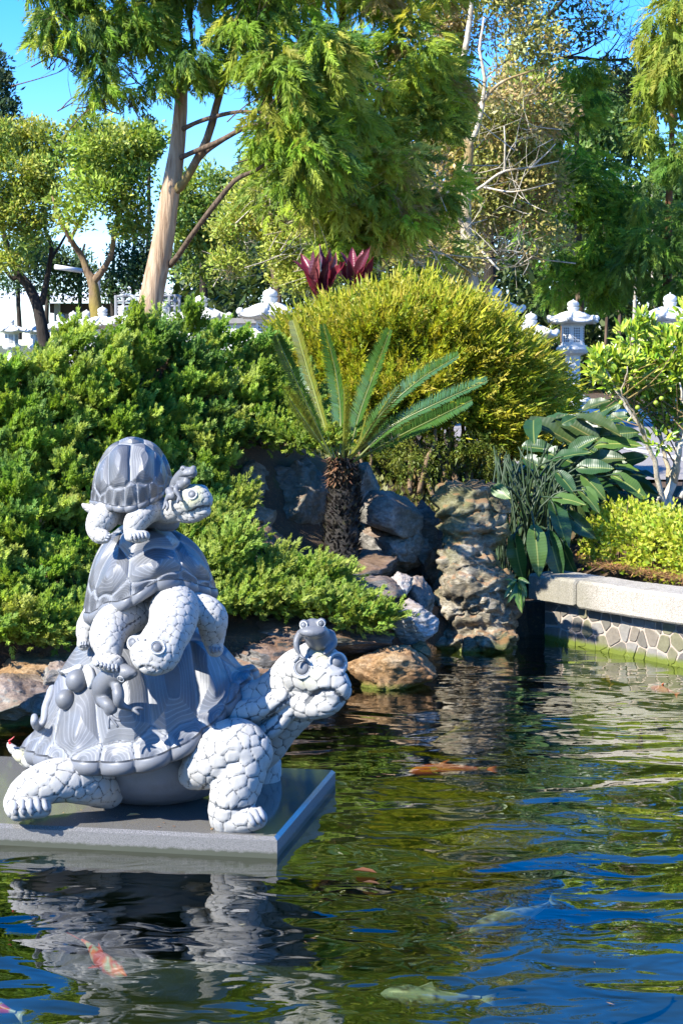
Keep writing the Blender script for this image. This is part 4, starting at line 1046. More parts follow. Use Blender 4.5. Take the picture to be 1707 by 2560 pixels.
# ================================================================ PLANTS
L_JUN = leaf_mat('juniper_needles', .48, .55, .3)
L_SOFT = leaf_mat('soft_leaves', .38, .5, .35)
L_GLOSS = leaf_mat('glossy_leaves', .2, .28, .55)
L_CON = leaf_mat('conifer_sprays', .5, .55, .25)
BK_BROWN = bark_mat('brown_bark', (.05, .035, .022), (.17, .12, .08))
BK_TAN = bark_mat('peeling_tan_bark', (.20, .115, .062), (.50, .36, .23), None, 14, 3)
BK_MOSS = bark_mat('mossy_bark', (.09, .06, .035), (.26, .18, .11), (.25, .19, .05), 4, 3)
BK_PALE = bark_mat('pale_patchy_bark', (.33, .28, .20), (.62, .57, .47), (.30, .22, .10), 3, 4)
BK_DARK = bark_mat('dark_bark', (.018, .015, .012), (.06, .05, .04))
TWIG_C = (.16, .10, .055)

def onground(x, y, off, y0=9.6, y1=19.0):
    """depth where the rays through the photo pixels (disp units) meet the ground raised by off"""
    x = np.asarray(x, float) * K; y = np.asarray(y, float) * K
    d = np.stack([(x - CX) / F, -(y - CY) / F * SP + CP, -(y - CY) / F * CP - SP], 1)
    out = np.full(len(x), np.nan)
    for Y in np.arange(y0, y1, .04):
        t = Y / d[:, 1]; hit = np.isnan(out) & (H + d[:, 2] * t < ground_z(d[:, 0] * t, Y) + off)
        out[hit] = Y
    return out
def scatter(poly, gap, jit=.45):
    p = np.asarray(poly, float); lo, hi = p.min(0), p.max(0)
    gx, gy = np.meshgrid(np.arange(lo[0], hi[0], gap), np.arange(lo[1], hi[1], gap * .85))
    gx = gx + (np.arange(gx.shape[0]) % 2)[:, None] * gap / 2
    x, y = gx.ravel() + RNG.uniform(-jit, jit, gx.size) * gap, gy.ravel() + RNG.uniform(-jit, jit, gx.size) * gap
    k = inpoly(x, y, poly); return x[k], y[k]
def WDv(x, y, Y): return np.stack([WD(a, b, c) for a, b, c in zip(x, y, Y)])

JUN_COL = [(.24, .36, .045), (.33, .44, .065), (.17, .29, .06), (.40, .48, .10)]
def juniper_clumps(cl, base, dirs, n, size, cols, spread=.55, rad=.07, w=None):
    """tufts of scaly plumes: n plumes round each base point"""
    m = len(base)
    B_ = np.repeat(base, n, 0); Dd = np.repeat(dirs, n, 0)
    off = RNG.normal(0, 1, (m * n, 3)) * [1, 1, .55]
    pos = B_ + off * rad + Dd * RNG.uniform(-.02, .10, (m * n, 1))
    dr = Dd + off * spread + RNG.normal(0, .18, (m * n, 3)); dr[:, 2] += .12
    ct = np.repeat(tints(m, cols, w, .10, .05), n, 0) * (1 + RNG.normal(0, .12, (m * n, 1)))
    sel = RNG.integers(0, 3, m * n)
    for k in range(3):
        q = sel == k; tv, tf = PLUMES[k]
        cl.add(*stamp(tv, tf, pos[q], basis(dr[q], RNG.normal(0, .55, q.sum()), LIGHT), size * RNG.uniform(.7, 1.35, q.sum()), ct[q], .06))
def juniper():
    mask = [(-90, 880), (0, 856), (60, 836), (150, 796), (260, 760), (345, 746), (430, 764), (500, 780), (560, 798), (620, 826), (660, 868), (690, 900), (705, 960), (715, 995), (690, 1020), (600, 1012), (540, 1030), (505, 1045), (490, 1090),
            (480, 1180), (430, 1300), (300, 1390), (180, 1440), (110, 1470), (-90, 1480)]
    x, y = scatter(mask, 23)
    Y = onground(x, y, .16); Y = np.where(np.isnan(Y), np.interp(x, [-90, 0, 345, 700], [11.6, 12.0, 13.5, 13.6]), Y); k = ~np.isnan(Y); x, y, Y = x[k], y[k], Y[k]
    P = WDv(x, y, Y); ctr = np.stack([np.full(len(P), -1.45), np.interp(P[:, 0], [-3, -2, -1.2], [12.6, 13.0, 14.3]), np.zeros(len(P))], 1)
    out = P - ctr; out /= np.linalg.norm(out, axis=1, keepdims=True)
    t = empty('juniper_shrub', W(300, 900, 14.5) * [1, 1, 0] + [0, 0, 1.2], 'huge spreading green juniper mounded over the rocks behind the turtle statue', 'juniper')
    # boughs: flat feathery pads that stand off the mound, shadowed gaps between them
    cl = Cloud(); px_, py_ = scatter(mask, 42, .5); pY = onground(px_, py_, .16); pY = np.where(np.isnan(pY), np.interp(px_, [-90, 0, 345, 700], [11.6, 12.0, 13.5, 13.6]), pY); k = ~np.isnan(pY); PC = WDv(px_[k], py_[k], pY[k])
    po = PC - np.stack([np.full(len(PC), -1.45), np.interp(PC[:, 0], [-3, -2, -1.2], [12.6, 13.0, 14.3]), np.zeros(len(PC))], 1); po /= np.linalg.norm(po, axis=1, keepdims=True); m = len(PC)
    PC = PC + po * RNG.uniform(-.04, .12, (m, 1))
    az = RNG.normal(.35, .75, m)                                       # mostly sweeping to the side and towards the pond
    pd = np.c_[np.cos(az) * .8, -np.abs(np.sin(az)) * .5 - .25, RNG.uniform(.05, .40, m)] + po * .35; pd /= np.linalg.norm(pd, axis=1, keepdims=True)
    side = np.cross(pd, [0, 0, 1.0]); side /= np.linalg.norm(side, axis=1, keepdims=True)
    nb = 15; i = np.repeat(np.arange(m), nb); u = RNG.uniform(-.45, 1, len(i)); v = RNG.normal(0, .42, len(i)) * (1.05 - .6 * np.maximum(u, 0))
    pl = RNG.uniform(.12, .20, m)[i]
    Q = PC[i] + pd[i] * (u * pl)[:, None] + side[i] * (v * pl * .62)[:, None] + np.c_[np.zeros((len(i), 2)), RNG.normal(0, .014, len(i)) - .10 * pl * v ** 2]
    dd = pd[i] * .75 + side[i] * (v * .7)[:, None] + [0, -.05, .34] + RNG.normal(0, .16, (len(i), 3))
    tone = tints(m, JUN_COL, None, .10, .05)[i]
    for kk in range(6):
        n = len(Q); pos = Q + RNG.normal(0, .022, (n, 3)); d = dd + RNG.normal(0, .30, (n, 3)); tv, tf = PLUMES[kk % 3]
        cl.add(*stamp(tv, tf, pos, basis(d, RNG.normal(0, .55, n), LIGHT), RNG.uniform(.055, .115, n), tone * (1 + RNG.normal(0, .13, (n, 1))), .07))
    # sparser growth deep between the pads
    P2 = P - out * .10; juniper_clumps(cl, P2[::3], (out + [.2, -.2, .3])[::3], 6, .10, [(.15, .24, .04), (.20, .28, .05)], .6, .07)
    # outlying boughs low on the right
    bough = Cloud(); wood = MB()
    for path, rad, n, cols in [([(400, 1400, 11.0), (520, 1385, 11.3), (640, 1375, 11.35), (750, 1396, 11.3), (862, 1424, 11.25)], [30, 26, 22, 15, 3], 150, None),
                               ([(500, 1370, 11.5), (600, 1335, 11.6), (690, 1322, 11.65), (765, 1338, 11.6)], [22, 20, 14, 4], 80, None),
                               ([(440, 1330, 11.4), (500, 1290, 11.5), (545, 1250, 11.5)], [40, 34, 8], 42, None),
                               ([(420, 1240, 11.6), (470, 1215, 11.7), (490, 1205, 11.7)], [34, 26, 10], 26, None),
                               ([(480, 1180, 12.2), (520, 1165, 12.3), (545, 1150, 12.3)], [30, 26, 8], 20, None),
                               ([(590, 1000, 12.9), (660, 1005, 12.8), (720, 1012, 12.7), (770, 1008, 12.6)], [26, 24, 18, 6], 42, None),
                               ([(600, 890, 13.4), (660, 935, 13.2), (715, 975, 13.1)], [30, 26, 12], 30, None), ([(560, 1290, 11.8), (600, 1280, 11.8), (640, 1285, 11.8)], [14, 12, 8], 8, None),
                               ([(-20, 1440, 10.3), (60, 1455, 10.3), (150, 1445, 10.4), (200, 1420, 10.5)], [34, 28, 26, 14], 48, None)]:
        q = spline(np.c_[np.array(path), np.array(rad)], n); pp = WDv(q[:, 0] + RNG.normal(0, .45, n) * q[:, 3], q[:, 1] + RNG.normal(0, .36, n) * q[:, 3], q[:, 2] + RNG.normal(0, .10, n))
        ax = WD(*path[-1]) - WD(*path[0]); ax /= np.linalg.norm(ax)
        dd = ax * .7 + np.array([0, -.15, .45]) + RNG.normal(0, .25, pp.shape)
        juniper_clumps(bough, pp, dd, 15, .078, [(.20, .30, .04), (.28, .37, .055), (.33, .40, .07)], .55, .05)
        wp = spline(np.array([WD(*p) for p in path]) + [0, .05, -.05], 10); MB().tube(wp, np.linspace(.022, .006, 10), 6).build('branch', BK_BROWN, t, smooth=True)
    for a, b in zip(cl.V, cl.F): pass
    cl.build('foliage', L_JUN, t); bough.build('low_bough', L_JUN, t)
    # brown inner twigs
    tw = Cloud(); n = len(P) * 3; B_ = np.repeat(P, 3, 0) - np.repeat(out, 3, 0) * RNG.uniform(.10, .34, (n, 1)) + RNG.normal(0, .06, (n, 3))
    dr = np.repeat(out, 3, 0) + RNG.normal(0, .6, (n, 3))
    tv, tf = TWIGS[0]
    tw.add(*stamp(tv[::1], tf, B_, basis(dr, RNG.uniform(0, 6, n)), RNG.uniform(.10, .2, n), tints(n, [(.20, .12, .06), (.28, .17, .09), (.12, .07, .04)])))
    tw.build('dead_twigs', leaf_mat('dead_twigs', .05, .9, .1), t)
    # two fallen leaves caught on top
    for a, b, lb in [((268, 824), (.8, .5, .2), 'lower pale brown fallen leaf lying flat on the juniper'), ((286, 816), (.75, .42, .16), 'curled orange brown fallen leaf standing up on the juniper')]:
        c2 = Cloud(); yy = onground([a[0]], [a[1]], .45)[0]; c2.add(*stamp(*LEAF6, WD(a[0], a[1], yy)[None], basis(np.array([[.6, .2, .6 if b[1] > .45 else -.2]])), np.array([.10]), np.array([b])))
        tag(c2.build('fallen_leaf', L_SOFT), lb, 'leaf', 'fallen leaves on the juniper')
juniper()

def golden_bush():
    t = empty('golden_bush', WD(950, 1080, 16) * [1, 1, 0] + [0, 0, .87], 'big fine leaved golden green bush spreading behind the cycad', 'bush')
    c = WD(955, 922, 16.3); s = px(16.3) * K
    n = 18500
    v = RNG.normal(0, 1, (n, 3)); v /= np.linalg.norm(v, axis=1, keepdims=True); v[:, 1] *= np.where(v[:, 1] > .25, -1, 1); v[:, 2] = np.where(v[:, 2] < -.35, -v[:, 2], v[:, 2])
    r = RNG.uniform(.66, 1.0, n) ** .7
    lump = 1 + .20 * fbm(v * 2.8 + 3, 3, 4) + .16 * (RNG.random(n) < .05)
    rad = np.array([345 * s, 1.0, 208 * s])
    P = v * rad * (r * lump)[:, None]
    # droop to the lower right
    P[:, 2] -= .28 * smooth01(P[:, 0], .1, 1.25) + .10 * smooth01(-P[:, 0], .5, 1.3)
    P += c
    gap = fbm(P * 3.2 + 1, 3, 6); q = gap > -.30; P, v, gap = P[q], v[q], gap[q]
    d = v * [1, 1, .8] + np.array([.12, -.15, .42]) + RNG.normal(0, .25, v.shape); d[:, 2] -= .55 * smooth01(P[:, 0] - c[0], .5, 1.3) * smooth01(c[2] + .25 - P[:, 2], -.2, .4)
    cl = Cloud(); sel = RNG.integers(0, 3, len(P))
    col = tints(len(P), [(.34, .36, .022), (.43, .41, .03), (.24, .30, .02), (.48, .42, .06)], None, .12, .04)
    for k in range(3):
        m = sel == k; tv, tf = TWIGS[k]
        cl.add(*stamp(tv, tf, P[m], basis(d[m], RNG.normal(0, .7, m.sum()), LIGHT), RNG.uniform(.15, .34, m.sum()), col[m], .08))
    cl.build('foliage', L_SOFT, t)
    st = MB()
    for k in range(46):
        a = np.array([RNG.uniform(760, 1120), RNG.uniform(1085, 1150), 15.6 + RNG.uniform(-.5, .7)]); b = np.array([a[0] + RNG.normal(0, 90), RNG.uniform(780, 950), 16.0 + RNG.uniform(-.5, .4)])
        mid = (a * .55 + b * .45) + [RNG.normal(0, 25), 0, 0]
        A_ = WD(*a); A_[2] = min(A_[2], ground_z(A_[0], A_[1]) + .0)
        pts = spline([A_, WD(*mid) + RNG.normal(0, .05, 3), WD(*b)], 9) + RNG.normal(0, .012, (9, 3))
        MB().tube(pts, np.linspace(.022, .005, 9), 6).build('stem', BK_MOSS, t, smooth=True)
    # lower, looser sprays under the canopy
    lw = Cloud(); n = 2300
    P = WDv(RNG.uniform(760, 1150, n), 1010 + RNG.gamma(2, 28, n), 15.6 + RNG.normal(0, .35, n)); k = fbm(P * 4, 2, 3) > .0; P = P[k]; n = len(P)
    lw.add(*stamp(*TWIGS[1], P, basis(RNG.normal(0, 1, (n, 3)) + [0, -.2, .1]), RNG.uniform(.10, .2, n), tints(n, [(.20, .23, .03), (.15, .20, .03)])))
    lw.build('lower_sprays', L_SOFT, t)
golden_bush()

def big_leaf(L, Wd, arch=.15, fold=.22, wave=.02, seed=0, nl=12, thick=.004, shape=None):
    """a long blade along +y, midrib folded, both faces modelled"""
    rng = np.random.default_rng(seed); u = np.linspace(0, 1, nl); w = Wd / 2 * (np.sin(math.pi * np.clip(u * .97 + .03, 0, 1) ** .8) ** .75 if shape is None else np.interp(u, *shape))
    V = []
    for i, uu in enumerate(u):
        for sx in (-1, -.5, 0, .5, 1):
            z = abs(sx) * w[i] * fold * 2 - arch * L * uu ** 2 + wave * math.sin(uu * 17 + sx * 3 + seed) * abs(sx)
            V.append((sx * w[i], uu * L, z))
    V = np.array(V); n = len(V); i = np.arange(nl - 1)[:, None] * 5 + np.arange(4)[None]; i = i.ravel(); Fq = np.stack([i, i + 1, i + 6, i + 5], 1)
    return V, Fq
def blade_mat(name, col, rib, rough=.40, transl=.18, tip=None):
    m, nt, out = mat(name); n = N(nt); o = n.obj(); sp = n('SeparateXYZ'); n.link(o, sp.inputs[0])
    ax = n.math('ABSOLUTE', sp.outputs[0]); ribm = n.ramp(n.math('MULTIPLY', ax, 40), [(.12, (1, 1, 1)), (.28, (0, 0, 0))])
    vein = n('TexWave', i_Scale=11.0, i_Distortion=1.0); vein.bands_direction = 'Y'; n.link(o, vein.inputs['Vector'])
    v = n.noise(7, 3, .6, n.pos())
    c = n.mix(n.math('MULTIPLY', v, .8), tuple(x * .75 for x in col), tuple(x * 1.35 for x in col)); c = n.mix(n.math('MULTIPLY', vein.outputs['Fac'], .25), c, tuple(x * 1.5 for x in col)); c = n.mix(n.math('MULTIPLY', ribm, .8), c, rib)
    p = n('BsdfPrincipled', i_Roughness=rough); n.link(c, p.inputs['Base Color']); p.inputs['Specular IOR Level'].default_value = .55
    b = n('Bump', i_Strength=.14, i_Distance=.004); n.link(vein.outputs['Fac'], b.inputs['Height']); n.link(b.outputs[0], p.inputs['Normal'])
    t = n('BsdfTranslucent'); n.link(n.mix(1, c, (1.2, 1.3, .5), 'MULTIPLY'), t.inputs[0]); mx = n('MixShader', i_0=transl); n.link(p.outputs[0], mx.inputs[1]); n.link(t.outputs[0], mx.inputs[2]); n.link(mx.outputs[0], out.inputs[0]); return m
def place_leaf(me, parent, a, b, L, upv=(0, -.5, 1), roll=0.0, name='leaf'):
    d = Vector(b - a); d.normalize(); x = d.cross(Vector(upv)).normalized(); z = x.cross(d)
    q = Matrix((x, d, z)).transposed() @ Matrix.Rotation(roll, 3, 'Y')
    o = bpy.data.objects.new(name, me); COL.objects.link(o); o.parent = parent; o.matrix_parent_inverse = pm(parent).inverted()
    k = float(np.linalg.norm(b - a)) / L
    o.location = Vector(a); o.rotation_euler = q.to_euler(); o.scale = (k ** .5 if k < 1 else k, k, k)
    return o
def bird_of_paradise():
    t = empty('bird_of_paradise_plant', WD(1230, 1250, 13.7) * [1, 1, 0] + [0, 0, .4], 'dense bird of paradise plant with big dark glossy paddle leaves beside the rock pillar', 'plant')
    m1 = blade_mat('paddle_leaf_dark', (.028, .075, .018), (.22, .26, .06)); m2 = blade_mat('paddle_leaf_light', (.075, .14, .025), (.35, .36, .10)); m3 = blade_mat('paddle_leaf_worn', (.045, .075, .02), (.2, .18, .06))
    var = [mesh_np('leaf', *big_leaf(.5, .17, a, f, .012, s), mm, smooth=True) for s, (a, f, mm) in enumerate([(.16, .22, m1), (.28, .12, m2), (.08, .35, m1), (.22, .25, m1), (.4, .15, m2), (.12, .3, m3)])]
    stalks = []
    src = [(1286, 1335, 1292, 1450, 12.9, 4), (1334, 1312, 1352, 1436, 12.8, 1), (1370, 1328, 1398, 1450, 12.9, 3), (1376, 1252, 1428, 1374, 13.1, 0), (1412, 1282, 1484, 1344, 13.2, 3), (1400, 1345, 1432, 1448, 13.0, 0),
           (1460, 1086, 1532, 1016, 14.2, 2), (1512, 1054, 1584, 1034, 14.3, 0), (1498, 1090, 1593, 1077, 14.0, 3), (1484, 1114, 1598, 1092, 13.8, 1), (1420, 1135, 1492, 1090, 13.7, 2), (1540, 1158, 1615, 1138, 14.0, 0), (1525, 1168, 1592, 1160, 13.8, 1),
           (1570, 1184, 1653, 1184, 14.2, 3), (1528, 1187, 1624, 1234, 13.6, 1), (1453, 1187, 1513, 1236, 13.5, 4), (1450, 1220, 1494, 1246, 13.3, 1), (1455, 1026, 1519, 996, 14.4, 5), (1380, 1245, 1458, 1245, 13.1, 1), (1446, 1226, 1504, 1268, 13.2, 1),
           (1500, 1240, 1610, 1268, 13.8, 0), (1560, 1210, 1640, 1240, 14.2, 3), (1470, 1150, 1560, 1140, 13.7, 5), (1440, 1170, 1530, 1165, 13.5, 0), (1430, 1110, 1500, 1130, 13.9, 3),
           (1380, 1150, 1470, 1120, 13.6, 0), (1390, 1180, 1440, 1230, 13.3, 3), (1230, 1215, 1268, 1240, 12.7, 1), (1500, 1030, 1560, 1000, 14.5, 2), (1520, 1200, 1575, 1180, 13.9, 0)]
    for x0, y0, x1, y1, Y, k in src:
        a, b = W(x0, y0, Y), W(x1, y1, Y - .12); place_leaf(var[k], t, a, b, .5, (RNG.normal(0, .2), -.7, .8), RNG.normal(0, .35))
        root = W(RNG.uniform(1270, 1360), RNG.uniform(1300, 1420), 13.6 + RNG.uniform(-.3, .3)); root[2] = ground_z(root[0], root[1])
        mid = (a + root) / 2 + np.array([(a[0] - root[0]) * -.12, 0, .22 + .1 * RNG.random()])
        MB().tube(spline([root, mid, a, a + (b - a) * .3], 10), np.linspace(.011, .005, 10), 6).build('leaf_stalk', STALK, t, smooth=True)
    for k in range(64):                                   # dark inner leaves
        x, y, Y = RNG.uniform(1300, 1520), RNG.uniform(1040, 1330), 13.9 + RNG.uniform(-.2, .8)
        a = W(x, y, Y); b = a + np.array([RNG.normal(.22, .14), RNG.normal(-.1, .12), RNG.normal(-.05, .09)]); place_leaf(var[[0, 2, 3, 5][k % 4]], t, a, b, .5, (RNG.normal(0, .4), -.6, .8), RNG.normal(0, .6))
    for k in range(70):                                   # bare upright stalks
        r = W(RNG.uniform(1240, 1400), RNG.uniform(1290, 1400), 13.5 + RNG.uniform(-.2, .5)); r[2] = ground_z(r[0], r[1]); e = W(RNG.uniform(1230, 1400), RNG.uniform(1100, 1250), 13.5 + RNG.uniform(-.1, .6))
        MB().tube(spline([r, (r + e) / 2 + RNG.normal(0, .05, 3), e], 7), np.linspace(.009, .005, 7), 5).build('leaf_stalk', STALK, t, smooth=True)
STALK = solid('leaf_stalk_green', (.03, .055, .02), .5, .25, 6)
bird_of_paradise()
def creeper():
    t = empty('small_leafy_plant', W(1290, 1470, 12.55), 'small hanging leafy plant at the edge of the channel beside the rock pillar', 'plant')
    m = blade_mat('small_blade', (.07, .15, .03), (.2, .26, .08))
    me = mesh_np('leaf', *big_leaf(.14, .04, .3, .2, .003, 3, 8), m, smooth=True)
    for x0, y0, x1, y1 in [(1285, 1452, 1262, 1490), (1288, 1455, 1275, 1505), (1292, 1455, 1294, 1528), (1296, 1452, 1312, 1500), (1298, 1450, 1322, 1486), (1290, 1448, 1270, 1460), (1295, 1446, 1318, 1455), (1288, 1458, 1300, 1512), (1282, 1448, 1258, 1442), (1300, 1455, 1306, 1520)]:
        place_leaf(me, t, W(x0, y0, 12.5), W(x1, y1, 12.42), .14, (0, -1, .5), RNG.normal(0, .3))
creeper()

def cycad():
    base = WD(786, 1062, 12.45); t = empty('cycad', WD(786, 1310, 12.45), 'cycad with a shaggy dark trunk and stiff feathery fronds in front of the golden bush', 'cycad')
    # trunk with a coat of old leaf bases
    q = spline(np.array([WD(778, 1330, 12.35), WD(786, 1220, 12.42), WD(790, 1130, 12.45), base]), 40); rad = np.interp(np.linspace(0, 1, 40), [0, .3, .8, 1], [.125, .108, .092, .075])
    V, Fq, caps = tube_np(q, rad, 28); V += (fbm(V * 22, 3, 1) * .016)[:, None] * (V - np.repeat(q, 28, 0)) / .1
    m, nt, out = mat('cycad_trunk_scales'); n = N(nt); v = n.noise(26, 5, .75, n.scale(n.pos(), (1, 1, 2))); c = n.ramp(v, [(.35, (.010, .009, .008)), (.6, (.05, .042, .032)), (.75, (.14, .12, .07))])
    p = n('BsdfPrincipled', i_Roughness=.95); n.link(c, p.inputs[0]); b = n('Bump', i_Strength=1.0, i_Distance=.03); n.link(v, b.inputs['Height']); n.link(b.outputs[0], p.inputs['Normal']); n.link(p.outputs[0], out.inputs[0])
    mobj('trunk', V, [Fq, np.array([caps[1]])], m, t, smooth=True)
    cl = Cloud(); n_ = 1500; k = RNG.integers(0, 40, n_); a = RNG.uniform(0, 6.28, n_); T_, A_, B2 = frames(q); o = np.cos(a)[:, None] * A_[k] + np.sin(a)[:, None] * B2[k]
    cl.add(*stamp(*LEAF, q[k] + o * rad[k][:, None] * .97, basis(o * .7 + [0, 0, .9] + RNG.normal(0, .25, (n_, 3))), np.c_[RNG.uniform(.03, .05, n_), RNG.uniform(.03, .06, n_), np.full(n_, .03)], tints(n_, [(.018, .015, .012), (.05, .04, .03), (.09, .08, .045)], [.5, .35, .15])))
    cl.build('leaf_bases', leaf_mat('cycad_leaf_bases', .0, .95, .1), t)
    cl = Cloud(); n_ = 420; a = RNG.uniform(0, 6.28, n_); o = np.c_[np.cos(a), np.sin(a), RNG.uniform(-1.3, .5, n_)]
    cl.add(*stamp(*LEAF, base + np.c_[np.cos(a), np.sin(a), a * 0] * .07 + np.c_[RNG.normal(0, .015, (n_, 2)), RNG.uniform(-.13, .05, n_)], basis(o), np.c_[np.full(n_, .03), RNG.uniform(.03, .075, n_), np.full(n_, .02)], tints(n_, [(.22, .11, .06), (.28, .17, .10), (.14, .07, .04)])))
    cl.build('dead_crown_fibres', leaf_mat('cycad_dead_fibres', .1, .9, .1), t)
    fm = leaf_mat('cycad_leaflets', .2, .24, .9)
    fr = [([(762, 1052, 12.4), (705, 930, 12.3), (655, 820, 12.2), (634, 768, 12.1)], .10, 0, 'g'), ([(768, 1052, 12.5), (722, 900, 12.6), (690, 790, 12.65), (672, 735, 12.7)], .085, .3, 'y'), ([(780, 1045, 12.5), (782, 950, 12.6), (770, 850, 12.65), (742, 742, 12.6)], .125, 1.05, 'g'),
          ([(788, 1050, 12.35), (790, 990, 12.2), (790, 930, 12.0), (789, 884, 11.75)], .115, -1.2, 'y'), ([(800, 1052, 12.5), (826, 950, 12.55), (862, 850, 12.55), (897, 755, 12.45)], .135, 1.0, 'g'), ([(806, 1050, 12.45), (872, 955, 12.4), (960, 875, 12.35), (1055, 815, 12.2)], .12, .7, 'g'),
          ([(815, 1058, 12.45), (900, 980, 12.4), (1005, 925, 12.3), (1122, 873, 12.15)], .115, .7, 'g'), ([(806, 1052, 12.3), (840, 1000, 12.1), (880, 935, 11.9), (915, 885, 11.7)], .12, -1.0, 'y'), ([(752, 1040, 12.35), (705, 975, 12.2), (670, 925, 12.0), (650, 893, 11.8)], .11, -.6, 'y'),
          ([(812, 1060, 12.35), (920, 1000, 12.1), (1000, 960, 11.95), (1085, 918, 11.8)], .11, .15, 'g'), ([(806, 1048, 12.6), (880, 990, 12.6), (960, 940, 12.55), (1045, 882, 12.4)], .11, -.8, 'y'), ([(775, 1050, 12.7), (740, 960, 13.0), (715, 890, 13.2), (700, 840, 13.3)], .11, .5, 'g'),
          ([(800, 1050, 12.2), (822, 1020, 11.9), (835, 975, 11.6), (842, 945, 11.35)], .1, -1.2, 'y')]
    for path, wl_, roll, kind in fr:
        n_ = 46; P = spline([WD(*p) for p in path], n_ + 8); T_ = np.gradient(P, axis=0); T_ /= np.linalg.norm(T_, axis=1, keepdims=True)
        view = np.array([0, -1, .1]); S = np.cross(T_, view); S /= np.linalg.norm(S, axis=1, keepdims=True); Nn = np.cross(S, T_)
        c_, s_ = math.cos(roll), math.sin(roll)
        S2 = S * abs(c_) ** .0 * c_ + Nn * s_ if kind != 'g' or roll < .6 else S * .8 + Nn * .6
        N2 = np.cross(S2, T_)
        cl = Cloud(); cl.tube(P, np.linspace(.009, .002, len(P)), (.16, .19, .04) if kind == 'g' else (.30, .32, .06), 5)
        for sg in (-1, 1):
            i = np.arange(7, n_ + 7); u = (i - 7) / n_; Lf = .72 * wl_ * np.interp(u, [0, .15, .6, .9, 1], [.5, .9, 1, .7, .35]) * RNG.uniform(.93, 1.07, n_)
            d = S2[i] * sg * .86 + T_[i] * .55 + N2[i] * .42 + RNG.normal(0, .04, (n_, 3))
            col = tints(n_, [(.055, .125, .022)] if kind == 'g' else [(.20, .21, .03)], None, .08, .03)
            cl.add(*stamp(*LEAF, P[i], basis(d, None, None if False else N2[i]), np.c_[np.full(n_, .024), Lf, np.full(n_, .02)], col))
            j = i[:-1]; d2 = S2[j] * sg * .86 + T_[j] * .55 + N2[j] * .42 + RNG.normal(0, .04, (n_ - 1, 3))
            cl.add(*stamp(*LEAF, (P[j] + P[j + 1]) / 2, basis(d2, None, N2[j]), np.c_[np.full(n_ - 1, .024), Lf[:-1], np.full(n_ - 1, .02)], col[:-1]))
        cl.build('frond', fm, t)
cycad()

def ti_plant():
    t = empty('red_ti_plant', WD(740, 700, 17.2), 'dark red ti plant with upright pointed leaves rising above the golden bush', 'plant')
    ms = [blade_mat('ti_leaf_%d' % i, c, tuple(x * 1.6 for x in c), .35, .22) for i, c in enumerate([(.16, .018, .03), (.10, .015, .025), (.26, .07, .07)])]
    var = [mesh_np('leaf', *big_leaf(.45, .12, .05 + .06 * i, .4, .01, i, 10), m, smooth=True) for i, m in enumerate(ms)]
    for x0, y0, x1, y1, k in [(735, 660, 738, 560, 0), (735, 660, 712, 575, 1), (735, 660, 690, 580, 0), (735, 655, 678, 592, 1), (738, 660, 760, 570, 0), (740, 660, 775, 585, 2), (742, 660, 790, 600, 0), (736, 665, 700, 600, 0), (734, 670, 720, 590, 2), (738, 670, 752, 600, 1), (735, 690, 725, 620, 0), (738, 695, 745, 630, 1), (730, 680, 715, 640, 0),
                              (812, 640, 808, 566, 0), (812, 640, 788, 575, 1), (814, 640, 832, 572, 0), (815, 642, 845, 566, 1), (816, 645, 858, 592, 0), (812, 645, 780, 600, 0), (814, 645, 822, 590, 2), (812, 650, 800, 600, 1), (820, 650, 850, 610, 0), (806, 650, 770, 612, 1), (814, 655, 838, 610, 0)]:
        place_leaf(var[k], t, WD(x0, y0 + 12, 17.2 + RNG.uniform(-.1, .1)), WD(x1, y1, 17.2 + RNG.uniform(-.25, .15)), .45, (RNG.normal(0, .5), -1, .2), RNG.normal(0, .5))
    for a, b in [((735, 760), (736, 660)), ((815, 760), (813, 640))]: MB().tube(spline([WD(*a, 17.25), WD(*b, 17.2)], 6), .014, 7).build('stem', BK_BROWN, t, smooth=True)
ti_plant()

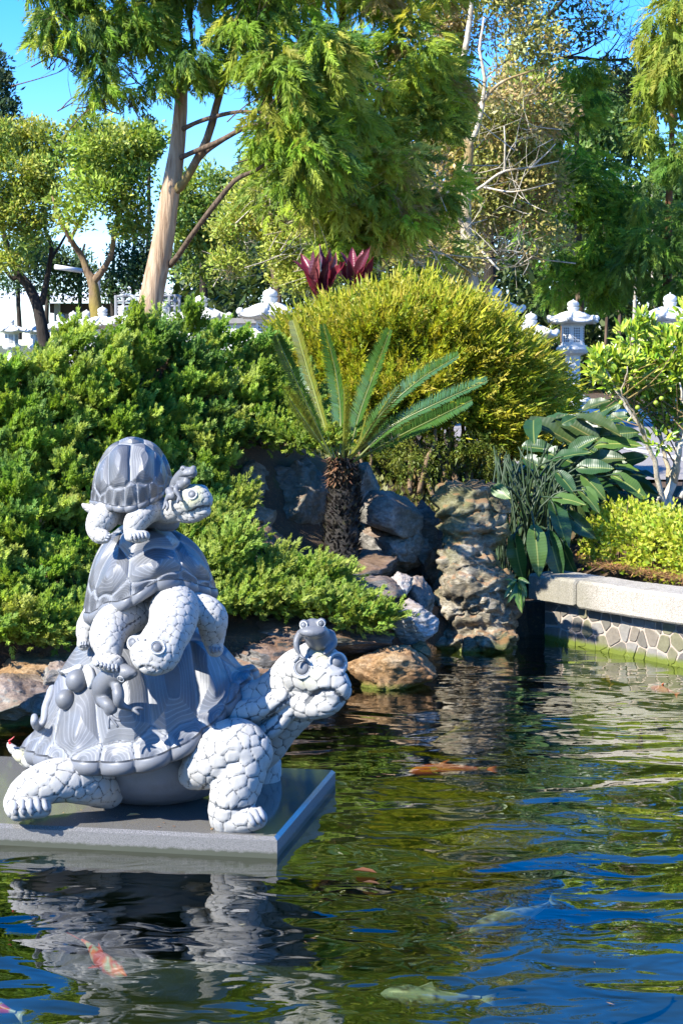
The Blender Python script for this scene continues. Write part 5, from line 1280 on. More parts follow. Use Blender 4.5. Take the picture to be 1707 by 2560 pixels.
def leafy(cl, P, out, size, cols, tmpl_=LEAF6, w=None, v=.14, up=.35, ratio=1.0, spread=.8):
    n = len(P); d = out + RNG.normal(0, spread, (n, 3)); d[:, 2] += up
    cl.add(*stamp(*tmpl_, P, basis(d, RNG.normal(0, .5, n), LIGHT), np.c_[size * RNG.uniform(.75, 1.25, n) * ratio, size * RNG.uniform(.75, 1.3, n), size * np.ones(n)], tints(n, cols, w, v)))
def hedge():
    t = empty('clipped_hedge', WD(1480, 1300, 13.3) * [1, 1, 0] + [0, 0, .5], 'low bright yellow green hedge growing just behind the coping', 'hedge')
    n = 15000; u = RNG.uniform(0, 1, n)
    A, Bp = WD(1335, 1250, 13.38)[:2], WD(1640, 1250, 12.1)[:2]; nn = np.array([-(Bp - A)[1], (Bp - A)[0]]); nn /= np.linalg.norm(nn); nn = nn if nn[1] > 0 else -nn
    a = RNG.uniform(0, math.pi, n); rr = RNG.uniform(.7, 1.05, n) ** .6
    th = fbm(np.c_[u * 9, a * 2, a * 0], 3, 5)
    hgt = .40 + .05 * th; P = np.zeros((n, 3)); P[:, :2] = A + (Bp - A) * u[:, None] + nn * (.32 - np.cos(a) * .34 * rr)[:, None]; P[:, 2] = .44 + np.sin(a) ** .6 * hgt * rr
    P += RNG.normal(0, .02, P.shape); P[:, 2] += .06 * (RNG.random(n) < .06); k = fbm(P * 9, 2, 4) > -.5; P = P[k]
    o = np.c_[nn[None] * (-np.cos(a[k]))[:, None], np.sin(a[k])]
    cl = Cloud(); leafy(cl, P, o, .036, [(.36, .42, .025), (.46, .50, .04), (.24, .34, .025), (.52, .52, .08)], LEAF, ratio=1.25)
    cl.build('foliage', L_SOFT, t)
    tw = MB()
    for k in range(50):
        q = A + (Bp - A) * RNG.random(); q = q + nn * RNG.uniform(.1, .5); e = np.r_[q, .44] + RNG.normal(0, .1, 3) + [0, 0, .3]; tw.tube([np.r_[q, .38], (np.r_[q, .38] + e) / 2 + RNG.normal(0, .02, 3), e], [.007, .005, .003], 5)
    tw.build('twigs', BK_BROWN, t)
    lt = Cloud(); n = 2600; u = RNG.uniform(-.02, 1, n); q = A + (Bp - A) * u[:, None] + nn * RNG.uniform(-.2, .1, n)[:, None]
    lt.add(*stamp(*LEAF, np.c_[q, .49 + RNG.uniform(0, .03, n)], basis(np.c_[RNG.normal(0, 1, (n, 2)), RNG.normal(0, .15, n)]), np.c_[np.full(n, .012), RNG.uniform(.03, .08, n), np.full(n, .02)], tints(n, [(.35, .17, .06), (.5, .27, .1), (.22, .11, .05)])))
    tag(lt.build('dry_litter', leaf_mat('hedge_litter', .1, .9)), 'orange brown dry leaf litter along the foot of the hedge', 'leaf litter', kind='stuff')
hedge()
def citrus():
    t = empty('citrus_tree', WD(1540, 1190, 13.9) * [1, 1, 0] + [0, 0, .6], 'small citrus tree with pale mottled stems and bright leaves behind the hedge', 'tree')
    Y = 13.9; root = WD(1545, 1210, Y); root[2] = .55
    limbs = []
    def limb(pts, r0, r1):
        P = spline([WD(x, y, Y + d) for x, y, d in pts], 14) + RNG.normal(0, .006, (14, 3)); MB().tube(P, np.linspace(r0, r1, 14), 8).build('limb', BK_PALE, t, smooth=True); limbs.append(P)
    limb([(1538, 1215, 0), (1535, 1150, 0), (1548, 1080, 0), (1560, 1000, 0), (1580, 900, .1)], .045, .012)
    limb([(1530, 1190, 0), (1515, 1120, -.1), (1498, 1050, -.15), (1475, 995, -.2), (1440, 940, -.2), (1415, 900, -.2), (1390, 850, -.2)], .024, .006)
    limb([(1540, 1130, 0), (1530, 1070, .1), (1515, 1000, .1), (1500, 940, .1), (1480, 860, .1)], .022, .006)
    limb([(1545, 1110, 0), (1560, 1040, -.2), (1575, 960, -.2), (1560, 880, -.2)], .024, .006)
    limb([(1560, 1150, 0), (1590, 1060, .1), (1610, 960, .1)], .03, .01)
    limb([(1475, 995, -.2), (1455, 950, -.3), (1430, 900, -.35), (1440, 840, -.4)], .010, .004)
    limb([(1518, 1200, 0), (1510, 1160, -.1), (1512, 1140, -.1)], .02, .012)
    n = 60
    for k in range(n):
        P = limbs[[1, 2, 3, 4, 5, 0][k % 6]]; a = P[int(RNG.integers(7, 13))]; e = WD(RNG.uniform(1370, 1600), RNG.uniform(760, 960), Y + RNG.normal(0, .35)); e = a + (e - a) * min(1, .55 / np.linalg.norm(e - a))
        MB().tube(spline([a, (a + e) / 2 + RNG.normal(0, .03, 3), e], 6), np.linspace(.006, .002, 6), 4, False).build('twig', BK_MOSS, t)
    cl = Cloud()
    for x, y, rx, ry, d, nn in [(1480, 860, 95, 60, 0, 800), (1420, 850, 60, 45, -.2, 340), (1560, 840, 70, 80, 0, 640), (1440, 780, 30, 40, 0, 130), (1480, 770, 26, 45, .1, 130), (1530, 800, 60, 50, 0, 320), (1555, 940, 60, 50, .1, 300), (1490, 930, 50, 40, .1, 210), (1380, 825, 28, 24, -.2, 80), (1590, 740, 40, 60, 0, 220),
                                  (1545, 985, 30, 30, 0, 60), (1510, 1010, 40, 20, -.2, 40), (1370, 850, 26, 20, 0, 50), (1475, 735, 10, 22, 0, 36), (1600, 880, 60, 70, .2, 300)]:
        v = RNG.normal(0, 1, (nn, 3)); v /= np.linalg.norm(v, axis=1, keepdims=True); r = RNG.uniform(.3, 1.05, nn) ** .5; s = px(Y) * K
        P = WD(x, y, Y + d) + v * [rx * s, (rx + ry) * .5 * s, ry * s] * r[:, None]
        leafy(cl, P, v + [-.1, -.2, .3], .072, [(.27, .40, .025), (.38, .48, .04), (.46, .50, .08), (.15, .27, .025)], LEAF6, up=.5, ratio=.85)
    cl.build('leaves', L_GLOSS, t)
    fm = solid('green_fruit_skin', (.30, .38, .04), .4, .1, 5)
    for x, y in [(1463, 936), (1425, 925), (1505, 925), (1518, 915), (1448, 870), (1435, 820)]:
        v, f = ico(WD(x, y, Y - .4), .018, sub=2); MB().add(v, f).build('fruit', fm, t, smooth=True)
citrus()
# ================================================================ STONE LANTERNS, WALL, PAVILION
M_LANT = solid('white_carved_stone', (.66, .66, .63), .75, .06, 14, .15)
def hole_shade_mat():
    m, nt, out = mat('dark_hole_shade'); n = N(nt)
    p = n('BsdfPrincipled', i_Roughness=.8); p.inputs['Base Color'].default_value = (.03, .03, .035, 1); n.link(p.outputs[0], out.inputs[0]); return m
M_HOLE = hole_shade_mat()  # near black colour for the shade inside the lantern holes
def lantern_meshes():
    """parts of one lantern, 1.9 m tall, base at z = 0"""
    out = {}
    def oct_(mb, prof, seg=6, rot=0.0): return mb.lathe(prof, seg=seg, fn=None)
    petal = lambda k, p: (lambda a, r, z: (r * (1 + k * abs(math.cos(a * 3)) ** p), z))
    mb = MB(); mb.lathe([(.40, 0), (.40, .09), (.36, .11), (.36, .14)], seg=6); mb.lathe([(.30, .14), (.33, .17), (.31, .22), (.22, .27), (.15, .30)], seg=48, fn=lambda a, r, z: (r * (.9 + .12 * abs(math.sin(a * 4))), z)); out['plinth'] = mb.mesh('plinth', M_LANT)
    mb = MB(); mb.lathe([(.155, .29), (.15, .34), (.135, .36), (.135, .62), (.15, .64), (.15, .67), (.135, .69), (.135, .93), (.16, .96)], seg=8); out['shaft'] = mb.mesh('shaft', M_LANT)
    mb = MB(); mb.lathe([(.15, .95), (.24, .99), (.28, 1.05), (.26, 1.09)], seg=48, fn=lambda a, r, z: (r * (.93 + .09 * abs(math.sin(a * 4))), z)); mb.lathe([(.26, 1.085), (.26, 1.12)], seg=6); out['lotus_bowl'] = mb.mesh('lotus_bowl', M_LANT)
    mb = MB(); mb.lathe([(.215, 1.12), (.215, 1.15), (.20, 1.155), (.20, 1.44), (.225, 1.45), (.225, 1.48)], seg=6); out['light_box'] = mb.mesh('light_box', M_LANT)
    for s in range(6):
        mb = MB()
        a = (s + .5) * math.pi / 3; n_ = np.array([math.cos(a), math.sin(a), 0]); t_ = np.array([-n_[1], n_[0], 0]); r = .20 * math.cos(math.pi / 6) + .004
        for i in range(3):
            for j in range(6):
                c = n_ * r + t_ * ((i - 1) * .040) + np.array([0, 0, 1.19 + j * .042])
                mb.add([c - t_ * .014, c - [0, 0, .018], c + t_ * .014, c + [0, 0, .018]], [[0, 1, 2, 3]])  # flat diamond painted dark in place of an open, shaded hole
        out['lattice_hole_patches' + '.%03d' % s] = mb.mesh('lattice_hole_patches', M_HOLE)
    # roof: six ribs ending in curled scrolls
    mb = MB(); seg = 72
    prof = [(.24, 1.47), (.37, 1.475), (.41, 1.50), (.415, 1.53), (.36, 1.545), (.27, 1.585), (.20, 1.63), (.13, 1.665), (.10, 1.675)]
    mb.lathe(prof, seg=seg, fn=lambda a, r, z: (r * (1 + (.10 if r > .3 else .04) * (abs(math.cos(a * 3)) ** 6 - .35)), z + (.035 * abs(math.cos(a * 3)) ** 8 if r > .3 else .012 * abs(math.cos(a * 3)) ** 6)))
    for k in range(6):
        a = k * math.pi / 3; e = np.array([math.cos(a), math.sin(a), 0])
        mb.tube(spline([e * .11 + [0, 0, 1.675], e * .22 + [0, 0, 1.635], e * .33 + [0, 0, 1.575], e * .42 + [0, 0, 1.545]], 9), [.022, .022, .025, .027, .03, .034, .038, .042, .04], 8)
        v, f = ico(e * .425 + [0, 0, 1.575], (.05, .05, .052), sub=2); mb.add(v, f)
        a2 = a + math.pi / 6; e2 = np.array([math.cos(a2), math.sin(a2), 0]); tt = np.array([-e2[1], e2[0], 0])
        mb.tube(spline([e2 * .37 + tt * .17 + [0, 0, 1.54], e2 * .40 + tt * .08 + [0, 0, 1.52], e2 * .40 + [0, 0, 1.515], e2 * .40 - tt * .08 + [0, 0, 1.52], e2 * .37 - tt * .17 + [0, 0, 1.54]], 9), .024, 6)
    out['roof'] = mb.mesh('roof', M_LANT, True)
    mb = MB(); mb.lathe([(.10, 1.67), (.085, 1.69), (.085, 1.70), (.10, 1.745), (.105, 1.76)], seg=24, fn=lambda a, r, z: (r * (.96 + .05 * abs(math.sin(a * 4))), z)); mb.lathe([(.06, 1.755), (.095, 1.78), (.10, 1.81), (.09, 1.84), (.05, 1.865), (.015, 1.875), (.006, 1.90)], seg=20); out['finial'] = mb.mesh('finial', M_LANT, True)
    return out
LM = lantern_meshes()
def lantern(x, Y, label, z0=None, rot=.2, k=1.0):
    """x: photo pixel column of the axis"""
    P = W(x, HOR, Y); z = .86 if z0 is None else z0
    t = empty('stone_lantern', (P[0], P[1], z), label, 'stone lantern', 'white stone lanterns along the fence line', rot)
    for nme, me in LM.items():
        o = link(nme.split('.')[0], me, t, keep=False)
        if nme.startswith('lattice'): o['kind'] = 'stuff'
    t.scale = (k, k, k)
for a in [(504, 29.2, 'white stone lantern immediately right of the leaning tree trunk, its roof showing over the juniper', None, .15), (676, 25.8, 'white stone lantern at the edge of the golden bush, shaded bluish', None, .35), (1236, 29.0, 'white stone lantern nearly hidden inside the top of the golden bush', .97, .1), (1326, 31, 'white stone lantern glimpsed through the upper side of the golden bush near the tall lantern', .62, .1),
          (1431, 32.5, 'tall white stone lantern standing free between the golden bush and the citrus tree', None, .25), (1672, 28.5, 'white stone lantern half hidden behind the citrus tree', None, .1), (30, 57, 'white stone lantern farthest along the row at the photo edge, beside the dark tree trunk', None, .1), (93, 59, 'second white stone lantern of the far row, before the pavilion corner', None, .3),
          (153, 47, 'white stone lantern in front of the pavilion post', None, .2), (185, 44, 'white stone lantern in front of the pavilion window, next to the pavilion post', None, .1), (218, 42.5, 'white stone lantern in front of the right end of the pavilion window', None, .25), (258, 38.5, 'white stone lantern below the forked mossy trunk', None, .15), (309, 37, 'white stone lantern in front of the metal railing left of the leaning trunk', None, .3), (408, 34.5, 'white stone lantern mostly hidden behind the leaning trunk', None, .2)]:
    lantern(*a)
def garden_wall():
    t = empty('garden_wall', W(600, HOR, 31.5) * [1, 1, 0] + [0, 0, .86], 'white garden wall with dark coping between the two nearest lanterns', 'wall')
    a, b = W(415, HOR, 32.4), W(800, HOR, 30.2); c = (a + b) / 2; L = np.linalg.norm(b - a); rz = math.atan2(b[1] - a[1], b[0] - a[0])
    MB().box((c[0], c[1], 1.58), (L, .22, 1.5), rz).build('wall_face', solid('white_wall_plaster', (.62, .62, .62), .85, .07, 4), t)
    MB().box((c[0], c[1], 2.375), (L + .1, .42, .085), rz).build('coping', solid('grey_wall_coping', (.17, .165, .16), .9, .2, 10), t)
garden_wall()
def pavilion():
    Y = 68.0; a, b = W(118, HOR, Y), W(480, HOR, Y); 
    t = empty('pavilion', (a + b) / 2 * [1, 1, 0] + [0, 0, .8], 'low dark pavilion with a wide curved roof with white edge, behind the lantern row', 'building')
    dk = solid('dark_pavilion_panel', (.045, .035, .035), .7, .2, 2); gy = solid('grey_metal_post', (.30, .31, .32), .5, .1, 3); gl, nt, out = mat('dark_window_glass'); n = N(nt); p = n('BsdfPrincipled', i_Roughness=.05); p.inputs['Base Color'].default_value = (.03, .04, .045, 1); n.link(p.outputs[0], out.inputs[0])
    wt = solid('white_roof_edge', (.72, .73, .74), .5, .05, 3)
    def zz(y, Yy=Y): return W(0, y, Yy)[2]
    MB().box(((a[0] + b[0]) / 2 + .1, Y + 1.6, (zz(758) + zz(782)) / 2), (b[0] - a[0], 3, zz(758) - zz(782))).build('fascia_wall', dk, t)
    MB().box(((a[0] + b[0]) / 2 + .1, Y + 1.8, (zz(780) + .7) / 2), (b[0] - a[0] - .2, 2.6, zz(780) - .7)).build('lower_wall', solid('grey_pavilion_wall', (.12, .13, .14), .7, .15, 2), t)
    x0, x1 = W(142, 0, Y)[0], W(242, 0, Y)[0]
    wf = MB().box(((x0 + x1) / 2, Y + .45, zz(799)), (x1 - x0, .12, zz(780) - zz(818))).build('window', gy, t)
    for k in range(3):
        w_ = (x1 - x0 - .4) / 3; MB().box((x0 + .12 + w_ / 2 + k * (w_ + .08), Y + .37, zz(799)), (w_, .05, zz(784) - zz(814))).build('pane', gl, wf)
    MB().box((W(134, 0, Y)[0], Y + .1, (zz(758) + .8) / 2), (.22, .22, zz(758) - .8)).build('post', gy, t)
    V = []; pts = [(-60, 752), (60, 757), (118, 760), (170, 758), (230, 752), (275, 742), (330, 735), (400, 740), (470, 748)]
    P = spline([np.r_[W(x, 0, Y)[0], zz(y), 0] for x, y in pts], 40)
    for x_, z_, _ in P: V += [(x_, Y - 1.2, z_), (x_, Y + 4, z_ + .25), (x_, Y + 4, z_ + .45), (x_, Y - 1.2, z_ + .14)]
    Fs = [[i * 4 + j, (i + 1) * 4 + j, (i + 1) * 4 + (j + 1) % 4, i * 4 + (j + 1) % 4] for i in range(39) for j in range(4)] + [[3, 2, 1, 0], [156, 157, 158, 159]]
    MB().add(V, Fs).build('roof', wt, t)
    # handrail in front
    Y2 = 41.0; r = empty('metal_railing', W(370, HOR, Y2) * [1, 1, 0] + [0, 0, .86], 'grey metal handrail of thin bars on both sides of the leaning trunk', 'railing')
    def zy(y): return W(0, y, Y2)[2]
    for y in (739, 752, 765): MB().tube([np.array([*W(282, 0, Y2)[:2], zy(y + 2)]), np.array([*W(444, 0, Y2)[:2], zy(y)])], .03, 6).build('rail', gy, r)
    for x in (283, 302, 322, 345, 372, 400, 418, 432, 443): p_ = W(x, 0, Y2); MB().tube([np.array([p_[0], p_[1] + .0, .86]), np.array([p_[0], p_[1], zy(738)])], .035, 6).build('post', gy, r)
    MB().tube(spline([np.array([*W(300, 0, Y2)[:2], zy(738)]), np.array([*W(318, 0, Y2 - 1)[:2], zy(741)]), np.array([*W(333, 0, Y2 - 1.6)[:2], zy(752)]), np.array([*W(338, 0, Y2 - 1.6)[:2], zy(775)])], 9), .035, 6).build('handrail_return', gy, r)
    # street lamp whose tube light shows in front of the mossy trunk
    Y3 = 43.; s = empty('street_lamp', W(250, HOR, Y3) * [1, 1, 0] + [0, 0, .86], 'white tube street lamp slanting out beside the mossy forked trunk', 'street lamp')
    MB().tube([W(138, 667, Y3), W(204, 677, Y3 + .3)], .055, 10).build('lamp_tube', wt, s, smooth=True)
    MB().tube([W(200, 676, Y3 + .3), W(246, 690, Y3 + .9)], .025, 8).build('arm', gy, s)
    q = W(246, 690, Y3 + .9); MB().tube([np.array([q[0], q[1], .86]), q + [0, 0, .1]], .05, 8).build('post', gy, s)
    Y4 = 60.; MB_ = MB().tube([W(300, 696, Y4), W(420, 745, Y4), W(460, 752, Y4)], .10, 6)
    tag(MB_.build('sloping_pipe', gy), 'grey sloping metal pipe seen behind the leaning trunk', 'pipe')
pavilion()

# ================================================================ TREES
def trunk_mesh(parent, pts, mat_, name='trunk', seg=12, n=26, wob=.02, rough=.06):
    """pts: (x, y, Y, width) in disp pixels"""
    q = spline(np.array([[*WD(x, y, Y), w * px(Y) * K / 2] for x, y, Y, w in pts]), n)
    P = q[:, :3] + np.c_[fbm(np.c_[q[:, 2] * 1.1, q[:, 2] * 0, q[:, 2] * 0 + pts[0][0]], 3)[:, None] * wob, np.zeros((n, 2))]
    V, Fq, caps = tube_np(P, np.maximum(q[:, 3], .008), seg)
    c = np.repeat(P, seg, 0); V = c + (V - c) * (1 + rough * fbm(V * [7, 7, 1.5] + 2, 3))[:, None]
    o = mobj(name, V, [Fq, np.array([caps[1]])], mat_, parent, smooth=True); return o, P
def crown(parent, lobes, dens, size, cols, mat_, kind='leaf', w=None, clump=.38, shell=.35, gap=-.35, up=.35, name='crown', hang=.5, spread=.75, v=.13, seed=0, per=34):
    """lobes: (x, y, rx, ry, Y, depth radius in m); leaves gathered in clumps, gaps where the noise is low"""
    cl = Cloud(); size = size * (.85 if kind == 'leaf' else .66); clump = clump * (.8 if kind == 'leaf' else .9)
    for lx, ly, rx, ry, Y, rd in lobes:
        s = px(Y) * K; c = WD(lx, ly, Y); r3 = np.array([rx * s, rd, ry * s])
        nc = max(3, int(dens * (r3[0] * r3[2] + .25 * rd * (r3[0] + r3[2])) / (clump * clump) * (16 if kind == 'leaf' else 12)))
        u = RNG.normal(0, 1, (nc, 3)); u /= np.linalg.norm(u, axis=1, keepdims=True); u[:, 1] = np.where(u[:, 1] > .3, -u[:, 1], u[:, 1])
        C = c + u * r3 * (RNG.uniform(shell, 1, nc) ** .6)[:, None]
        k = fbm(C / clump * .55 + seed, 2, seed) > gap; C, u = C[k], u[k]; nc = len(C)
        if nc == 0: continue
        n = nc * per; i = np.repeat(np.arange(nc), per); 
        ct = tints(nc, cols, w, v, .06)[i] * (1 + RNG.normal(0, .13, (n, 1)))
        off = RNG.normal(0, 1, (n, 3)); off /= np.linalg.norm(off, axis=1, keepdims=True) + 1e-9
        if kind == 'leaf':
            P = C[i] + off * (RNG.random((n, 1)) ** .5) * clump * [1, 1, .72]
            d = off * .6 + u[i] * .4 + RNG.normal(0, spread, (n, 3)); d[:, 2] += up
            cl.add(*stamp(*LEAF, P, basis(d, RNG.normal(0, .7, n), LIGHT), np.c_[size * RNG.uniform(.7, 1.2, n), size * RNG.uniform(.7, 1.35, n), np.full(n, size)], ct))
        else:
            P = C[i] + off * clump * [.35, .35, .3]
            d = off * [1, 1, .4] * .8 + u[i] * .45 + RNG.normal(0, .2, (n, 3)); d[:, 2] -= hang
            sel = RNG.integers(0, 3, n)
            for q in range(3):
                m = sel == q; cl.add(*stamp(*SPRAYS[q], P[m], basis(d[m], RNG.normal(0, .6, m.sum()), LIGHT), size * RNG.uniform(.6, 1.3, m.sum()), ct[m], .07))
    if cl.V: return cl.build(name, mat_, parent)
def twigs(parent, lobes, n, mat_, r=.02, L=.9, name='twigs'):
    """fine forked twigs among the leaves"""
    mb = MB()
    for lx, ly, rx, ry, Y, rd in lobes:
        s = px(Y) * K; c = WD(lx, ly, Y)
        for k in range(n):
            u = RNG.normal(0, 1, 3); u /= np.linalg.norm(u); e = c + u * np.array([rx * s, rd, ry * s]) * RNG.uniform(.6, 1.0); a = e - (u * [1, .6, .4] + [RNG.normal(0, .2), 0, .45]) * L * RNG.uniform(.5, 1.1)
            P = spline([a, a * .6 + e * .4 + RNG.normal(0, .10, 3) * L, a * .25 + e * .75 + RNG.normal(0, .08, 3) * L, e], 8)
            mb.tube(P, np.linspace(r * .7, r * .2, 8), 4, False)
            for q in (2, 4, 5):
                d = (P[-1] - P[0]) * .35 + RNG.normal(0, .22, 3) * L; mb.tube(spline([P[q], P[q] + d * .5 + RNG.normal(0, .04, 3) * L, P[q] + d], 5), np.linspace(r * .4, r * .12, 5), 3, False)
    o = mb.build(name, mat_, parent, smooth=True); o['kind'] = 'stuff'; return o
def tree(label, base, name='tree', group=None): return empty(name, np.r_[WD(*base)[:2], .86], label, 'tree', group)

CYP = [(.21, .32, .03), (.33, .42, .045), (.09, .17, .03), (.44, .47, .08)]
# leaning cypress in front
t = tree('leaning cypress with a bare tan trunk and hanging sprays, rising behind the juniper', (345, 720, 24), 'cypress_tree')
Yt = 24
trunk_mesh(t, [(338, 790, Yt, 60), (345, 715, Yt, 55), (358, 640, Yt, 52), (374, 555, Yt, 49), (390, 450, Yt, 44), (402, 370, Yt, 38), (411, 290, Yt, 33), (416, 200, Yt, 27), (409, 110, Yt, 22), (400, 20, Yt, 18), (396, -90, Yt, 12)], BK_TAN, wob=.01)
for pts in [[(398, 440, Yt, 26), (418, 425, Yt - .1, 22), (445, 380, Yt - .15, 20), (478, 310, Yt - .2, 19), (503, 215, Yt - .2, 17), (540, 110, Yt - .1, 17), (582, 10, Yt, 13), (600, -60, Yt, 9)],
            [(414, 300, Yt, 12), (450, 282, Yt - .3, 11), (500, 266, Yt - .5, 10), (560, 256, Yt - .7, 8), (640, 262, Yt - .8, 4)], [(408, 365, Yt, 13), (440, 350, Yt - .3, 12), (500, 325, Yt - .6, 13), (565, 292, Yt - .8, 11), (640, 280, Yt - .9, 5)],
            [(455, 370, Yt - .1, 11), (480, 345, Yt - .2, 11), (520, 318, Yt - .4, 9)], [(388, 610, Yt, 14), (408, 588, Yt - .2, 13), (450, 530, Yt - .5, 12), (505, 458, Yt - .8, 13), (545, 412, Yt - .9, 11), (595, 388, Yt - 1, 9), (640, 352, Yt - 1, 5)],
            [(418, 190, Yt, 8), (440, 120, Yt - .1, 8), (437, 40, Yt, 8), (445, -60, Yt, 6)], [(405, 60, Yt, 9), (370, 40, Yt - .2, 7), (300, 60, Yt - .4, 5), (220, 50, Yt - .5, 3)], [(405, 90, Yt, 7), (360, 70, Yt - .3, 6), (290, 110, Yt - .4, 4), (240, 170, Yt - .5, 2)],
            [(400, 10, Yt, 8), (320, -10, Yt - .2, 6), (200, -5, Yt - .4, 4), (120, 40, Yt - .5, 2)]]:
    trunk_mesh(t, pts, BK_MOSS if pts[0][1] in (440, 370) else BK_BROWN, 'limb', 8, 18, .012)
lf = [(200, 50, 100, 60, 23.6, .6), (150, 110, 55, 50, 23.5, .4), (265, 130, 65, 70, 23.5, .5), (235, 200, 26, 44, 23.5, .3), (330, 40, 70, 60, 23.6, .5), (372, 180, 26, 45, 23.7, .3), (450, 110, 40, 70, 23.5, .4), (345, 110, 40, 40, 23.5, .3), (240, -70, 190, 70, 23.8, 1.0), (460, -90, 170, 100, 24, 1.2), (330, -190, 200, 90, 24.2, 1.2), (480, -260, 170, 120, 24.4, 1.2), (300, 180, 34, 40, 23.6, .3), (110, 90, 24, 60, 23.5, .3)]
crown(t, lf, .80, .36, CYP, L_CON, 'spray', [.3, .25, .35, .1], clump=.30, gap=-.30, hang=.75, per=11, seed=3)
rf = [(590, 80, 70, 110, 23.5, .8), (655, 200, 80, 90, 23.2, .8), (640, 320, 46, 40, 23.2, .5), (720, 140, 110, 130, 23.6, .8), (710, 370, 80, 100, 23.3, .7), (660, -60, 190, 80, 24, 1.2), (770, 300, 80, 130, 23.8, .7)]
crown(t, rf, .9, .40, CYP, L_CON, 'spray', [.3, .35, .2, .15], clump=.34, gap=-.22, hang=.65, per=12, seed=8, name='outer_crown')
twigs(t, rf[:3] + lf[:4], 10, BK_BROWN, .012, .9)
# the cypress behind it
t = tree('broad cypress filling the middle, dark limbs under lime green hanging sprays', (800, 720, 28), 'cypress_tree')
trunk_mesh(t, [(820, 760, 28, 40), (815, 560, 28, 36), (800, 380, 28, 30), (790, 200, 28, 24), (785, 0, 28, 16), (785, -150, 28, 8)], BK_BROWN)
for pts in [[(800, 400, 28, 14), (720, 340, 27.6, 10), (640, 320, 27.3, 5)], [(795, 300, 28, 14), (880, 230, 27.5, 10), (980, 180, 27.2, 5)], [(805, 480, 28, 14), (880, 430, 27.6, 10), (960, 400, 27.3, 5)], [(790, 180, 28, 12), (720, 100, 27.6, 9), (640, 60, 27.3, 4)]]: trunk_mesh(t, pts, BK_BROWN, 'limb', 7, 14)
cf = [(850, 200, 120, 150, 27, 1), (880, 400, 110, 120, 26.8, .9), (780, 440, 110, 100, 27, .9), (950, 120, 90, 120, 27.2, .9), (930, 510, 90, 70, 27, .8), (700, 480, 90, 70, 27.2, .8), (640, 420, 60, 70, 27.4, .7), (820, 540, 130, 45, 27.2, .7), (900, -60, 200, 90, 27.5, 1.4), (740, -80, 200, 80, 27.8, 1.4), (760, -240, 230, 110, 28, 1.6), (960, -200, 170, 100, 28, 1.5), (820, -400, 200, 120, 28.4, 1.6), (760, 200, 100, 120, 27.3, .9), (980, 300, 70, 110, 27.2, .7), (1000, 430, 60, 70, 27.4, .7), (760, 560, 90, 40, 27, .7), (960, 590, 80, 34, 27.2, .6), (1000, 200, 60, 80, 27.6, .7)]
crown(t, cf, .9, .40, [(.34, .44, .05), (.46, .52, .07), (.18, .28, .04), (.52, .52, .12), (.34, .28, .10)], L_CON, 'spray', [.3, .3, .2, .12, .08], clump=.40, gap=-.22, hang=.28, per=12, seed=12)
twigs(t, cf, 12, BK_PALE, .012, 1.4)
# white trunked plane tree with thin brownish leaves
t = tree('plane tree with a white patchy trunk, pale bare twigs and thin brownish leaves', (1075, 720, 33), 'plane_tree')
Yp = 31.6
trunk_mesh(t, [(1082, 760, Yp, 34), (1080, 620, Yp, 28), (1074, 530, Yp, 26), (1070, 440, Yp, 22), (1076, 360, Yp, 22), (1068, 300, Yp, 20), (1056, 200, Yp, 20), (1064, 110, Yp, 14), (1075, 0, Yp, 10), (1080, -90, Yp, 6)], BK_PALE, wob=.06)
for pts in [[(1074, 350, Yp, 12), (1098, 270, Yp - .2, 11), (1108, 190, Yp - .2, 9), (1098, 120, Yp - .2, 7), (1110, 40, Yp, 5)], [(1072, 450, Yp, 9), (1110, 430, Yp - .4, 7), (1160, 395, Yp - .6, 6), (1220, 385, Yp - .8, 5), (1290, 370, Yp - .9, 3)], [(1160, 395, Yp - .6, 6), (1165, 330, Yp - .7, 4), (1160, 290, Yp - .7, 3)],
            [(1060, 520, Yp, 8), (1040, 460, Yp - .3, 7), (1020, 430, Yp - .4, 4)], [(1080, 560, Yp, 8), (1110, 590, Yp - .5, 6), (1140, 620, Yp - .7, 4)], [(1085, 600, Yp, 8), (1020, 610, Yp - .6, 6), (960, 640, Yp - 1, 4)], [(1100, 240, Yp, 9), (1150, 190, Yp - .3, 7), (1230, 160, Yp - .5, 4)], [(1220, 385, Yp - .8, 5), (1260, 350, Yp - 1, 3), (1280, 330, Yp - 1, 2)], [(1110, 430, Yp, 5), (1180, 440, Yp - .5, 4), (1270, 420, Yp - .7, 2)]]:
    trunk_mesh(t, pts, BK_PALE, 'limb', 7, 14, .05)
pf = [(1100, 330, 150, 120, 33.2, 1.2), (1200, 420, 110, 90, 33.0, 1.0), (1050, 500, 130, 80, 33.0, 1), (1170, 540, 120, 60, 33.0, 1), (1150, 140, 140, 110, 33.4, 1.2), (1210, 250, 90, 80, 32.2, .9), (1000, 590, 130, 45, 31.8, .9), (1080, 20, 160, 80, 33.6, 1.3), (1060, -80, 170, 60, 34.0, 1.5), (1120, -170, 160, 70, 34.4, 1.4)]
crown(t, pf, .62, .115, [(.38, .34, .09), (.48, .36, .16), (.26, .30, .06), (.52, .48, .22)], L_SOFT, 'leaf', [.35, .2, .3, .15], clump=.42, gap=-.2, per=50, seed=21, up=0)
twigs(t, pf, 14, BK_PALE, .018, 1.2); twigs(t, [(a, b, c * .9, d * .9, e - 1.6, .5) for a, b, c, d, e, f in pf[:6]], 4, BK_PALE, .012, 1.2, 'bare_twigs')
